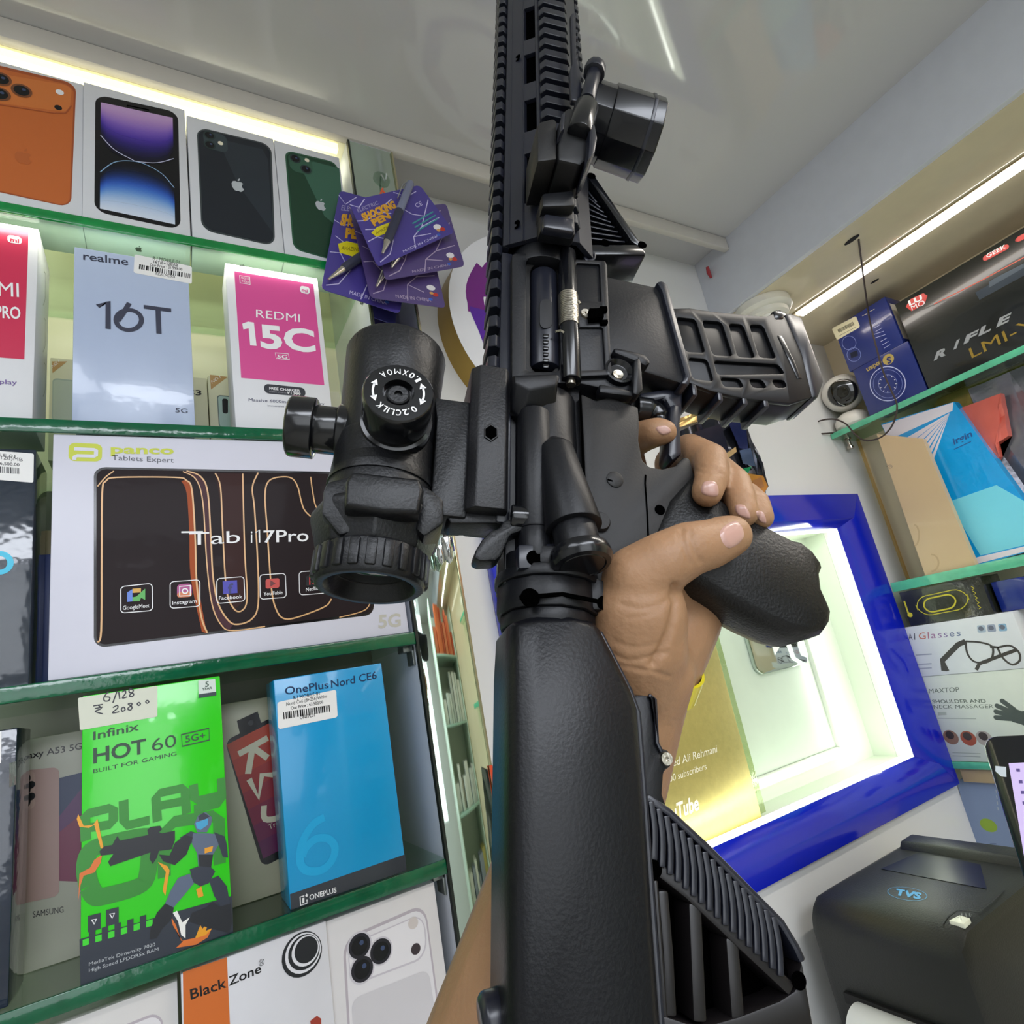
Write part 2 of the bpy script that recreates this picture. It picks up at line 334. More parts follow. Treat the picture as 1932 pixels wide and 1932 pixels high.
glow(b2, q, ('0b0c12', '0d1220', '101c3a', '162c60', '1f4290', '2f5cbc', '4678d0', '6494dc', '86aee4', 'a4c2ea', 'bcd2f0', 'cddcf4', 'd8e4f6', 'dfe8f8'), .66, .985, -.15, 0)
b2.pl('wallpaper_print', ink('cfd0ea', .2), [q(.03, .33), q(.2, .43), q(.42, .485), (0.5 * (q(.5, .495)[0] + q(.5, .495)[0]), q(.5, .495)[1]), q(.75, .47), q(.97, .40)], .0009, 4, 5)
b2.pl('wallpaper_print', ink('8fb4d8', .2), [q(.03, .66), q(.2, .55), q(.4, .505), q(.6, .505), q(.82, .56), q(.97, .66)], .0009, 4, 5)
b2.rr('screen_cutout_print', K, ((239, 195), (281, 204), (281, 212), (239, 204)), .2, 4)
b3 = carton('phone_box', 'white phone box with black phone back, third on the top shelf', 'box', (363, 447), (537, 483), (355, 218), (520, 263), SZ[0], 'Y', .588, .588, .05, CARD, GP1)
DK = ink('20262e', .25); DK2 = ink('2c343c', .25); SIL = ink('c3c8cc', .2)
b3.rr(PK, ink('3c4446', .3), ((371, 239), (512, 273), (519, 465), (380, 434)), .16, 1)
b3.rr(PK, DK, ((374, 242), (509, 275), (516, 462), (383, 431)), .15, 2)
b3.pp(PK, DK2, [(410, 262), (495, 282), (505, 300), (512, 400), (515, 440), (450, 350)], 3)
b3.rr('camera_bar_print', ink('38454a', .25), ((382, 246), (427, 256), (431, 290), (386, 279)), .28, 4)
lens(b3, (395, 256), .0062, 5); lens(b3, (396, 274), .0062, 5); b3.pe('flash_print', ink('f2ead2'), (416, 271), .0028, L=5)
apple(b3, (449, 351), .0165, SIL, 5)
b4 = carton('phone_box', 'white phone box with dark green phone back, fourth on the top shelf', 'box', (538, 483), (668, 512), (523, 265), (643, 299), SZ[0], 'Y', .588, .588, .05, CARD, GP1)
GR = ink('1f4430', .25); GR2 = ink('3f6a56', .25)
b4.rr(PK, ink('2a5a40', .3), ((537, 283), (636, 307), (660, 500), (553, 470)), .16, 1)
b4.rr(PK, GR, ((540, 286), (634, 309), (657, 497), (556, 468)), .15, 2)
b4.pp(PK, GR2, [(572, 325), (590, 305), (640, 318), (648, 400), (652, 440), (612, 408)], 3)
b4.rr('camera_bar_print', ink('38604c', .25), ((542, 289), (588, 300), (591, 333), (548, 322)), .28, 4)
lens(b4, (557, 300), .0066, 5); lens(b4, (577, 320), .0066, 5); b4.pe('flash_print', ink('f2ead2'), (579, 303), .0028, L=5); apple(b4, (605, 388), .0155, SIL, 5)
for bx in (b2, b3):                                           # mark on the box bottoms, seen through the glass
    f = side_face(bx, 'B'); apple(f, (262, 470) if bx is b2 else (457, 503), .008, ink('4a4d48'), 2)
# ================================================================ second shelf
R1 = carton('phone_box', 'white phone box with red front panel, cut off by the left picture edge', 'box', (-95, 765), (62, 772), (-95, 404), (69, 431), SZ[1], 'Y', .592, .592, .062, CARD)
RED = ink('cf2a52', .35)
R1.pp('printed_panel', RED, [(-90, 412), (54, 438), (46, 678), (-90, 668)], 1)
R1.rr('emblem', LW, ((14, 443), (41, 448), (41, 462), (14, 457)), .28, 2); R1.text('lettering', RED, 'mi', (19, 455.5), (36, 459), (19.5, 447.5), 3, .03)
R1.text('lettering', LW, 'REDMI', (-88, 552), (36, 561), (-88, 523), 3, .025); R1.text('lettering', LW, 'NOTE PRO', (-88, 594), (39, 602), (-88, 570), 3, .02)
R1.text('lettering', ink('6a4a9a'), 'Display', (-30, 723), (32, 726), (-30, 714), 3)
f = side_face(R1, 'R')
for y in (540, 628, 712): f.pl('printed_outline', ink('a8a9a6'), [(83, y - 28), (86, y - 18), (85, y + 22), (81, y + 36)], .0012, 1, 4)
R2 = carton('phone_box', 'pale blue phone box with large 16T and a white price sticker', 'box', (135.6, 781), (368, 790), (142, 466), (358, 500), SZ[1], 'Y', .586, .586, .05, mat('b4c2de', .2, coat=.5, bump=.12, bs=30, var=.03))
INK = ink('3c3f52', .3)
R2.text('lettering', INK, 'realme', (157, 490), (242, 501), (157, 475), 2, .012)
R2.pl('lettering', INK, [(184, 578), (204, 569), (204, 621)], .0042, 3); 
R2.pl('lettering', INK, catmull([(244, 572), (232, 592), (222, 606)], 4) , .0042, 3); R2.pl('lettering', INK, [(243.0 + 24 * math.cos(a), 604 + 19 * math.sin(a)) for a in [2 * math.pi * k / 24 for k in range(24)]], .0042, 3, 0, True)
R2.pl('lettering', INK, [(271, 579), (323, 586)], .0042, 3); R2.pl('lettering', INK, [(298, 583), (300, 630)], .0044, 3)
R2.text('lettering', INK, '5G', (331, 778), (354, 780), (331, 769), 2, .01)
ST = ink('f3f2f0', .45)
R2.rr('price_sticker', ST, ((254, 480), (362, 503), (362, 536), (252, 515)), .04, 2)
R2.text('lettering', K, 'R J MOBILE 01', (288, 490), (338, 498), (289, 483.5), 3, .01); R2.text('lettering', K, '16T(8+128)SB', (290, 497), (336, 504), (290, 491), 3, .01)
R2.text('lettering', K, 'Our Price : 21,999.00', (283, 502), (344, 511), (283, 497), 3, .01); R2.barcode('barcode', K, (263, 499), (359, 517), (262, 508), 3); R2.text('lettering', K, 'REALME001', (294, 519), (330, 525), (294, 514), 3, .01)
R3 = carton('phone_box', 'white phone box with pink front panel and REDMI 15C lettering', 'box', (444, 795), (630, 803), (427, 500), (605, 523), SZ[1], 'Y', .590, .590, .045, CARD)
PINK = ink('dc4f97', .35)
R3.pp('printed_panel', PINK, [(442, 512), (591, 536), (612, 727), (455, 713)], 1)
R3.rr('emblem', LW, ((566, 539), (584, 542), (584, 556), (566, 552)), .3, 2); R3.text('lettering', PINK, 'mi', (569, 550), (580, 552.5), (569.3, 544), 3, .03)
R3.pl('emblem', LW, [(452, 520), (471, 523), (472, 537), (453, 534)], .0008, 2, 0, True); R3.text('lettering', LW, 'MADE IN', (455, 526), (470, 529), (455, 522), 3); R3.text('lettering', LW, 'INDIA', (456, 532), (470, 535), (456, 528), 3)
R3.text('lettering', LW, 'REDMI', (483, 599), (566, 608), (483, 583), 3, .02)
R3.pp('lettering', LW, [(457, 611), (468, 607), (479, 609), (484, 653), (472, 652), (469, 620), (459, 622)], 3); R3.text('lettering', LW, '5C', (492, 655), (596, 664), (489, 611), 3, .035)
R3.pl('lettering', LW, [(519, 666), (544, 668), (546, 679), (521, 677)], .0008, 3, 0, True); R3.text('lettering', LW, '5G', (523, 676), (542, 677), (523, 669), 3, .02)
R3.rr('printed_badge', ink('2e3038'), ((498, 724), (575, 732), (577, 749), (499, 742)), .11, 2)
R3.text('lettering', LW, 'FREE CHARGER', (508, 735), (566, 740), (508, 730), 3, .02); R3.text('lettering', LW, '₹1,999', (542, 744), (567, 746), (542, 739), 3, .02); R3.text('lettering', ink('9a9aa2'), 'IN-BOX WORTH', (508, 740), (540, 743), (508, 737.5), 3)
R3.text('lettering', ink('4a4a68'), 'Massive 6000mAh (typ) battery', (469, 757), (612, 765), (469, 751), 3, .008); R3.text('lettering', ink('77788a'), 'Immersive 17.53cm display', (505, 767), (585, 771), (505, 763.5), 3)
# boxes in the row behind
def back(lbl, BL, BR, TL, TR, zs, y, m, dp=.03, name='phone_box'): return carton(name, lbl, 'box', BL, BR, TL, TR, zs, 'Y', y, y, dp, m, 'boxes in the back row')
PALE = mat('d9d6b8', .4)
k1 = back('pale box with tan corner flash, between the red and the pale blue phone boxes', (92, 782), (190, 788), (97, 672), (192, 685), SZ[1], .675, PALE)
TAN = ink('c0955a')
k1.pp('corner_flash', TAN, [(98, 682), (127, 682), (99, 704)], 1); k1.text('lettering', LW, 'NO.1', (99, 695), (112, 684), (97, 689), 2); k1.rr(PK, ink('a9b7a6', .3), ((99, 713), (180, 722), (180, 800), (98, 795)), .12, 1); k1.rr(PK, ink('bcc6b2', .3), ((101, 716), (178, 725), (178, 799), (100, 793)), .11, 2)
k2 = back('pale box marked S3 behind the pale blue phone box', (340, 789), (394, 792), (340, 706), (392, 717), SZ[1], .672, PALE); k2.text('lettering', K, 'S3', (355, 745), (380, 746), (355, 735), 2, .02)
k3 = back('pale box with small phone picture and tan flash behind the pink box', (396, 793), (470, 797), (394, 706), (466, 718), SZ[1], .670, PALE)
k3.pp('corner_flash', TAN, [(396, 707), (430, 711), (398, 735)], 1); k3.text('lettering', LW, 'NO.1', (400, 724), (416, 713), (398, 718), 2); k3.rr(PK, ink('5a6a66', .3), ((409, 745), (460, 750), (462, 810), (413, 806)), .14, 1); k3.rr(PK, ink('a8c0b8', .3), ((411, 747), (458, 752), (460, 810), (415, 806)), .13, 2); k3.rr('camera_bar_print', K, ((419, 752), (430, 753), (430, 781), (420, 780)), .4, 3)
k4 = back('plain pale carton at the right end of the second shelf, behind the pink box', (600, 806), (648, 808), (610, 735), (650, 742), SZ[1], .66, PALE)
# ================================================================ third shelf
T1 = carton('phone_box', 'dark glossy phone box with a blue ring and price sticker at the left picture edge', 'box', (-110, 1296), (55, 1284), (-110, 840), (65, 852), SZ[2], 'Y', .592, .592, .055, mat('27313f', .12, coat=.8, bump=.35, bs=26, var=.15))
T1.rr('price_sticker', ST, ((-70, 846), (64, 856), (63, 911), (-70, 900)), .03, 2)
T1.text('lettering', K, 'R J MOBILE 01', (-60, 856), (29, 864), (-60, 850), 3, .01); T1.text('lettering', K, '(6+128)MB', (-20, 864), (43, 871), (-20, 857), 3, .01); T1.text('lettering', K, 'Our Price : 26,500.00', (-60, 872), (37, 880), (-60, 866), 3, .01); T1.barcode('barcode', K, (-60, 876), (36, 883), (-60, 888), 3)
T1.pl('emblem', ink('35c4e8', .3), [(-2 + 22 * math.cos(a), 1062 + 18 * math.sin(a)) for a in [2 * math.pi * k / 28 for k in range(28)]], .004, 2, 0, True)
TB = carton('tablet_box', 'wide white tablet box with dark swirling screen picture', 'box', (90, 1283), (771, 1186), (103, 817), (715, 840), SZ[2], 'Y', .5835, .5835, .05, mat('dcdcea', .35, var=.02))
YG = ink('c9d235', .35); GY = ink('5c5d66', .4)
TB.rr('emblem', YG, ((130, 835), (193, 838), (192, 871), (129, 870)), .2, 1); WB = mat('dcdcea', .35, var=.02)
TB.pl('emblem', WB, [(140, 847), (178, 848.5), (181.5, 850), (181, 859.5), (178, 861), (146, 860), (141, 862), (140, 868)], .0030, 2)
TB.text('lettering', YG, 'panco', (209, 855), (328, 857), (209, 838.5), 2, .03); TB.text('lettering', GY, 'Tablets Expert', (211, 868), (328, 873), (211, 858), 2)
GLOS = mat('241a1c', .42, spec=.12, coat=.02, bump=.06, bs=30, var=.2, scale=14)
TB.rr('screen_print', ink('100d10', .15), ((177, 881), (710, 892), (705, 1160), (177, 1223)), .035, 1)
SP = ((182, 885), (706, 896), (701, 1156), (182, 1218)); TB.rr('screen_print', GLOS, SP, .03, 2)
BRN = mat('3a2220', .42, spec=.12, coat=.02, bump=.06, bs=30, var=.1, scale=14); MAUVE = mat('4f333a', .42, spec=.12, coat=.02, bump=.06, bs=30); ORG = mat('a9522c', .42, spec=.12, coat=.02, bump=.06, bs=30)
TB.pp('swirl_print', ORG, catmull([(352, 905), (364, 925), (368, 1000), (372, 1090), (390, 1195)], 5) + catmull([(381, 1192), (360, 1090), (357, 1000), (352, 930), (342, 908)], 5), 3)
TB.pp('swirl_print', MAUVE, catmull([(352, 889), (384, 905), (396, 950), (402, 1070), (415, 1150), (440, 1178)], 5) + catmull([(432, 1190), (402, 1155), (391, 1080), (384, 960), (370, 908), (345, 890)], 5), 3)
TB.pp('swirl_print', BRN, [(406, 893), (456, 894), (460, 1000), (464, 1130), (440, 1153), (426, 1130), (418, 960)], 3)
GO = mat('e3b27a', .3, emit=0, var=.05); 
for pts, wd in (([(184, 938 - 20), (200, 900), (215, 889)], .001), ([(184, 1212), (191, 1190), (192, 1050), (193, 930), (200, 908), (222, 901), (330, 901), (352, 907), (362, 925), (368, 1010), (371, 1100), (380, 1165), (391, 1194)], .0013), ([(352, 889), (378, 899), (392, 930), (398, 1020), (402, 1090), (412, 1140), (432, 1172), (450, 1178), (475, 1168), (487, 1140), (486, 1060), (480, 960), (476, 920), (487, 892)], .0013), ([(345, 890), (370, 905), (383, 950), (390, 1060), (400, 1140), (418, 1180), (440, 1190), (500, 1182)], .001), ([(406, 893), (416, 920), (420, 1000), (427, 1110), (440, 1147), (455, 1153), (466, 1130), (462, 1050), (459, 950), (458, 894)], .0012), ([(586, 888 + 12), (590, 930), (598, 960), (625, 990)], .0012), ([(625, 1130), (612, 1145), (560, 1165), (535, 1167), (521, 1150), (512, 1110), (504, 1000), (500, 935), (507, 908), (530, 900), (551, 903), (562, 920), (568, 945), (576, 965), (600, 985), (640, 1010)], .0013), ([(640, 1165), (690, 1150), (702, 1120)], .001)):
    TB.pl('swirl_print', GO, pts, wd, 4, 5)
TB.text('lettering', LW, 'Tab', (357, 1029), (453, 1024), (357, 1004), 5, .0); TB.pl('lettering', LW, [(342, 1004.5), (383, 1004)], .0016, 5)
TB.text('lettering', LW, 'i', (473, 1024), (476, 1024), (473, 1000), 5, .008); TB.pl('lettering', LW, [(482, 1005), (489, 1000), (489.5, 1024)], .0014, 5); TB.text('lettering', LW, '7Pro', (497, 1024), (582, 1021), (497, 1000), 5, .008)
def app(c4, lbl, t0, t1, tt):
    TB.rr('app_icon_outline', LW, c4, .13, 4); pts = TB.last; TB.items[('app_icon_outline', LW, 4)][1].pop(); TB.line('app_icon_outline', LW, pts, .0007, 5, True); TB.text('lettering', LW, lbl, t0, t1, tt, 5, .008)
app(((228, 1107), (287, 1101), (288, 1152), (228, 1157)), 'GoogleMeet', (232, 1151), (282, 1146), (232, 1143)); app(((321, 1098), (377, 1094), (377, 1144), (321, 1148)), 'Instagram', (325, 1141), (371, 1137), (325, 1134)); app(((409, 1092), (460, 1088), (462, 1134), (409, 1139)), 'Facebook', (413, 1132), (457, 1129), (413, 1125)); app(((490, 1085), (538, 1082), (540, 1127), (491, 1131)), 'YouTuble', (497, 1124), (533, 1121), (497, 1117)); app(((564, 1079), (614, 1076), (616, 1119), (565, 1123)), 'Netflix', (577, 1116), (600, 1113), (577, 1109))
for c, p in (('5a7fd8', [(240, 1118), (250, 1112), (250, 1135), (240, 1136)]), ('d7a33a', [(250, 1111), (266, 1110), (266, 1118), (250, 1119)]), ('4faf4a', [(257, 1126), (268, 1116), (274, 1111), (274, 1132), (266, 1128), (264, 1134), (250, 1135), (250, 1127)])): TB.pp('app_icon', ink(c), p, 5)
TB.rr('app_icon', ink('b0448a'), ((334, 1103), (362, 1101), (362, 1126), (334, 1128)), .25, 5); TB.rr('app_icon', ink('d87a4a'), ((334, 1118), (362, 1116), (362, 1126), (334, 1128)), .2, 6); TB.pl('app_icon', LW, [(339, 1107), (359, 1105), (359, 1124), (339, 1125)], .001, 7, 0, True); TB.pl('app_icon', LW, [(349 + 5 * math.cos(a), 1115.5 + 4.5 * math.sin(a)) for a in [2 * math.pi * k / 14 for k in range(14)]], .001, 7, 0, True)
TB.pp('app_icon', ink('3a35b0'), [(420, 1097), (447, 1095), (448, 1119), (421, 1121)], 5); TB.text('lettering', ink('1c1a6a'), 'f', (430, 1120), (440, 1119), (430, 1101), 6, .03)
TB.rr('app_icon', ink('c8443c'), ((501, 1093), (527, 1091), (527, 1109), (501, 1111)), .15, 5); TB.pp('app_icon', ink('6a2020'), [(510, 1095), (520, 1101), (510, 1107)], 6)
TB.rr('app_icon', K, ((577, 1087), (598, 1085), (598, 1105), (577, 1106)), .15, 5); TB.text('lettering', ink('d02a2a'), 'N', (583, 1103), (592, 1102), (583, 1089), 6, .04)
TB.text('lettering', ink('c3c0b4'), '5G', (714, 1185), (756, 1181), (714, 1160), 2, .03)
for i, (bl, br, tl, tr, c) in enumerate((((52, 1290), (92, 1284), (60, 1000), (96, 1002), 'a99b78'), ((66, 1290), (100, 1283), (80, 1045), (106, 1046), '3a4c8a'), ((40, 1285), (98, 1280), (45, 925), (100, 928), '6a6f62'))):
    back(['tan carton seen in the gap left of the white tablet box', 'blue carton seen in the gap left of the white tablet box', 'olive grey carton deepest in the gap left of the white tablet box'][i], bl, br, tl, tr, SZ[2], (.665, .650, .71)[i], mat(c, .4), .01)
# ================================================================ fourth shelf
S1 = carton('phone_box', 'dark phone box in crinkled clear film, left of the lime green box', 'box', (-120, 1945), (15, 1908), (-120, 1395), (14, 1378), SZ[3], 'Y', .590, .590, .05, mat('232c3c', .15, coat=.7, bump=.3, bs=40, var=.2))
f = side_face(S1, 'R'); f.pp('film_print', mat('7e8a98', .15, coat=.8, bump=.5, bs=60), [(17, 1440), (30, 1436), (30, 1480), (17, 1486)], 1)
S1.rr('price_sticker', ST, ((-70, 1398), (3, 1380), (2, 1440), (-70, 1450)), .03, 2)
S2 = back('white box with pink phone back and galaxy lettering, behind the lime green box', (-30, 1776), (230, 1716), (-30, 1412), (232, 1362), SZ[3], .660, mat('b9b6aa', .4), .05)
S2.text('lettering', K, 'Galaxy A53 5G', (22, 1437), (155, 1413), (22, 1424), 2, .012); S2.text('lettering', K, 'SAMSUNG', (62, 1731), (120, 1721), (62, 1719), 2, .03)
S2.pp('wallpaper_print', ink('24345c', .3), [(112, 1468), (160, 1456), (160, 1600), (112, 1580)], 1); S2.pp('wallpaper_print', ink('7a1f4a', .3), [(112, 1560), (160, 1500), (160, 1664), (112, 1662)], 2); S2.pp('wallpaper_print', ink('5a2a62', .3), [(112, 1540), (160, 1480), (160, 1530), (112, 1570)], 3)
S2.rr(PK, ink('b08d88', .3), ((-40, 1462), (112, 1447), (112, 1690), (-40, 1722)), .09, 4); S2.rr('camera_bar_print', ink('bb9992', .3), ((8, 1460), (66, 1453), (66, 1526), (8, 1534)), .2, 5)
for c in ((42, 1471), (42, 1493), (42, 1515)): S2.pe('camera_lens_print', K, c, .0055, L=6)
for c in ((58, 1481), (58, 1503)): S2.pe('camera_lens_print', K, c, .003, L=6)
S3 = back('pale box with tilted dark red phone picture, between the green and the bright blue boxes', (425, 1662), (560, 1612), (412, 1336), (545, 1302), SZ[3], .652, mat('b3ae98', .4), .05)
S3.rr(PK, K, ((424, 1398), (560, 1330), (640, 1560), (495, 1637)), .1, 1); S3.pp('pop_up_camera_print', K, [(447, 1360), (486, 1342), (493, 1365), (453, 1386)], 1); S3.pe('camera_lens_print', ink('2a2a30'), (473, 1364), .0025, L=3)
qq = quad(((428, 1405), (560, 1338), (630, 1550), (497, 1620)))
for i, c in enumerate(('b4402a', 'a83428', '9a2a2c', '8a2032', '7a1a3c', '6a1646', '5a124a')): S3.pp(PK, ink(c, .3), [qq(0, i / 7), qq(1, i / 7), qq(1, (i + 1) / 7), qq(0, (i + 1) / 7)], 2)
CR = ink('cfc8b4', .3)
S3.pl('lettering', CR, [(450, 1423), (505, 1392)], .0055, 3); S3.pl('lettering', CR, [(474, 1408), (505, 1430)], .0055, 3); S3.pl('lettering', CR, [(476, 1412), (468, 1460)], .0055, 3)
S3.pl('lettering', CR, [(470, 1470), (488, 1505), (494, 1462), (520, 1462)], .005, 3); S3.pl('lettering', CR, [(498, 1520), (500, 1545), (528, 1540), (545, 1510)], .005, 3, 4); S3.text('lettering', CR, 'Triple', (508, 1565), (540, 1550), (505, 1556), 3)
GB = carton('phone_box', 'lime green phone box with HOT 60 lettering and an armoured robot print', 'box', (151, 1862), (440, 1765), (147, 1316), (413, 1274), SZ[3], 'Y', .5835, .5835, .05, mat('33d81e', .25, coat=.6, bump=.08, bs=30, var=.02))
DG = ink('0f3a20', .3); NV = ink('1d2636', .3, coat=.5); MG = ink('2c8a26', .3)
GB.rr('price_sticker', ink('d9dccb', .5), ((147, 1317), (297, 1294), (297, 1352), (151, 1378)), .02, 3)
HW = ink('2a2a34', .4)                                        # handwriting
for pts in ([(205, 1305), (197, 1314), (197, 1322), (205, 1322), (207, 1316), (198, 1315)], [(221, 1304), (213, 1326)], [(224, 1305), (226, 1319)], [(230, 1306), (236, 1303), (237, 1308), (231, 1317), (240, 1315)], [(252, 1302), (245, 1300), (244, 1306), (252, 1309), (250, 1314), (244, 1313), (250, 1306), (252, 1302)],
            [(176, 1332), (194, 1329)], [(179, 1337), (194, 1334)], [(186, 1331), (191, 1337), (180, 1342), (194, 1347)], [(213, 1335), (221, 1331), (222, 1336), (212, 1345), (225, 1343)], [(234, 1334), (229, 1337), (231, 1342), (236, 1339), (234, 1334)], [(249, 1327), (242, 1328), (249, 1334), (246, 1340), (241, 1337), (248, 1331), (249, 1327)], [(262, 1325), (259, 1328), (262, 1331), (265, 1328), (262, 1325)], [(278, 1321), (275, 1324), (278, 1327), (281, 1324), (278, 1321)]):
    GB.pl('handwriting', HW, pts, .0009, 4, 4)
GB.rr('printed_badge', ink('d9e4dc'), ((374, 1284), (406, 1281), (408, 1312), (375, 1317)), .03, 3); GB.pp('printed_badge', ink('2b3a40'), [(375, 1310), (408, 1305), (408, 1312), (375, 1317)], 4); GB.text('lettering', DG, '5', (387, 1296), (394, 1295), (387, 1286), 4, .03); GB.text('lettering', DG, 'YEAR', (381, 1303), (400, 1300), (381, 1298), 4, .02)
GB.text('lettering', DG, 'Infinix', (176, 1396), (262, 1377), (176, 1380), 3, .01)
GB.text('lettering', DG, 'HOT', (176, 1440), (276, 1420), (176, 1411), 3, .02); GB.text('lettering', DG, '60', (287, 1418), (333, 1408), (286, 1393), 3, -.005)
GB.pl('lettering', DG, [(342, 1386), (394, 1374), (395, 1396), (344, 1408)], .0010, 3, 0, True); GB.text('lettering', DG, '5G+', (350, 1401), (388, 1393), (349, 1388), 3, .01)
GB.text('lettering', DG, 'BUILT FOR GAMING', (176, 1459), (333, 1425), (176, 1451), 3, .008)
for pts, sm in (([(162, 1586), (160, 1540), (166, 1535), (205, 1525), (214, 1529), (214, 1548), (207, 1556), (165, 1562)], 0), ([(233, 1510), (234, 1548), (241, 1557), (282, 1547)], 0), ([(297, 1550), (294, 1505), (302, 1496), (344, 1487), (349, 1492), (352, 1535)], 0), ([(297, 1521), (349, 1511)], 0), ([(365, 1480), (367, 1505), (374, 1510), (416, 1500)], 0), ([(417, 1468), (419, 1506), (412, 1516), (366, 1527)], 0)):
    GB.pl('lettering', MG, pts, .0062, 2)
GB.pl('lettering', MG, [(168, 1672), (162, 1640), (166, 1612), (182, 1598), (230, 1585), (275, 1578), (283, 1590), (278, 1650), (262, 1672), (200, 1690), (180, 1690), (168, 1672)], .0115, 2, 4); GB.pl('lettering', MG, [(310, 1655), (310, 1570), (330, 1550), (400, 1540), (413, 1548), (415, 1630)], .0085, 2)
GB.pp('printed_panel', NV, [(150, 1772), (438, 1690), (440, 1764), (152, 1861)], 2)
for i in range(11):
    for k in (0, 1):
        a, b = i / 11, (i + 1) / 11
        if (i + k) % 2: GB.pp('printed_check', NV if k == 0 else mat('33d81e', .25, coat=.6, bump=.08, bs=30, var=.02), [(156 + 132 * a, 1771 - 39 * a - 10 + 12 * k), (156 + 132 * b, 1771 - 39 * b - 10 + 12 * k), (156 + 132 * b, 1771 - 39 * b + 2 + 12 * k), (156 + 132 * a, 1771 - 39 * a + 2 + 12 * k)], 3)
for x, y in ((166, 1728), (200, 1717)): GB.pp('printed_badge', NV, [(x, y), (x + 24, y - 6), (x + 24, y + 24), (x, y + 31)], 3); GB.pl('printed_badge', LW, [(x + 7, y + 7), (x + 16, y + 6), (x + 12, y + 15)], .0009, 4, 0, True)
GB.text('lettering', ink('b7bcc2'), 'MediaTek Dimensity 7020', (168, 1822), (293, 1784), (168, 1815), 4, .006); GB.text('lettering', ink('b7bcc2'), 'High Speed LPDDR5x RAM', (168, 1834), (299, 1793), (168, 1827), 4, .006)
AM = ink('eda21c', .3); AO = ink('e0742a', .3)
for m, pts in ((AM, [(145, 1545), (150, 1560), (168, 1562), (178, 1556), (190, 1600), (196, 1602), (184, 1545), (176, 1556), (158, 1558), (148, 1536)]), (AO, [(193, 1612), (178, 1622), (170, 1637), (150, 1648), (148, 1700), (152, 1670), (158, 1652), (178, 1646), (190, 1628)]), (AM, [(298, 1626), (316, 1634), (320, 1642), (312, 1690), (307, 1680), (313, 1645)]), (AM, [(370, 1678), (380, 1672), (384, 1690), (374, 1694)]), (AO, [(322, 1728), (332, 1745), (342, 1775), (372, 1768), (400, 1750), (392, 1768), (370, 1782), (332, 1788), (345, 1776), (326, 1745)]), (ink('f2f2ee'), [(326, 1722), (334, 1718), (344, 1740), (358, 1730), (350, 1745), (350, 1770), (342, 1764), (336, 1738)]), (AM, [(368, 1770), (378, 1745), (382, 1752), (394, 1738), (388, 1756), (402, 1750), (388, 1764)])): GB.pp('flame_print', m, pts, 4)
AR, A2, A3 = ink('2a3140', .3), ink('5a6880', .3), ink('171a22', .3)   # armoured figure aiming a blaster
for m, pts in ((A3, [(188, 1606), (196, 1597), (212, 1594), (216, 1586), (222, 1577), (226, 1586), (280, 1575), (278, 1566), (284, 1560), (302, 1558), (306, 1564), (300, 1570), (306, 1572), (330, 1567), (330, 1585), (324, 1602), (300, 1605), (296, 1618), (288, 1630), (282, 1620), (284, 1608), (208, 1634), (204, 1626), (214, 1611), (190, 1614)]),
               (A3, [(330, 1590), (350, 1575), (364, 1580), (352, 1612), (330, 1632), (308, 1625), (300, 1612), (320, 1614)]), (AR, [(340, 1580), (360, 1568), (372, 1572), (364, 1590), (346, 1592)]),
               (A2, [(364, 1572), (390, 1572), (414, 1574), (412, 1594), (402, 1612), (398, 1636), (374, 1634), (372, 1610), (362, 1592)]), (A3, [(374, 1612), (402, 1612), (398, 1638), (376, 1638)]), (AR, [(404, 1570), (424, 1578), (428, 1594), (430, 1618), (420, 1616), (412, 1592)]),
               (AR, [(358, 1640), (376, 1634), (398, 1636), (406, 1644), (394, 1666), (378, 1672), (364, 1664)]), (A2, [(358, 1648), (336, 1656), (322, 1680), (310, 1708), (324, 1716), (346, 1690), (366, 1666)]), (A3, [(312, 1704), (328, 1712), (324, 1734), (306, 1752), (296, 1770), (282, 1772), (284, 1752), (296, 1722)]), (AR, [(394, 1660), (412, 1652), (428, 1672), (434, 1706), (420, 1716), (404, 1690)]), (A3, [(414, 1710), (436, 1704), (438, 1740), (432, 1760), (400, 1752), (376, 1745), (356, 1738), (362, 1722), (390, 1712), (400, 1700)]),
               (A2, [(366, 1555), (374, 1538), (388, 1532), (400, 1542), (398, 1556), (390, 1570), (372, 1570)]), (AR, [(374, 1540), (384, 1533), (396, 1540), (388, 1545), (376, 1548)]), (ink('2f9fd0', .2), [(369, 1552), (392, 1544), (392, 1556), (378, 1566), (371, 1562)]), (AM, [(386, 1600), (402, 1596), (400, 1606), (386, 1610)])): GB.pp('robot_print', m, pts, 5); 
BB = carton('phone_box', 'bright blue phone box with pale 6 and dark bottom band', 'box', (548, 1718), (767, 1643), (517, 1285), (723, 1248), SZ[3], 'Y', .586, .586, .05, mat('089cd8', .25, coat=.3, var=.02))
DB = ink('10355e', .3); CY = ink('14a9e2', .25)
BB.pp('printed_panel', ink('2f333c', .3, coat=.4), [(547, 1687), (764, 1612), (767, 1642), (549, 1717)], 1)
BB.text('lettering', DB, 'OnePlus', (538, 1311), (620, 1298), (537, 1296), 2, .01); BB.text('lettering', DB, 'Nord CE6', (625, 1298), (711, 1280), (624, 1283), 2, .01)
BB.rr('price_sticker', ST, ((523, 1325), (634, 1301), (637, 1353), (525, 1376)), .04, 3)
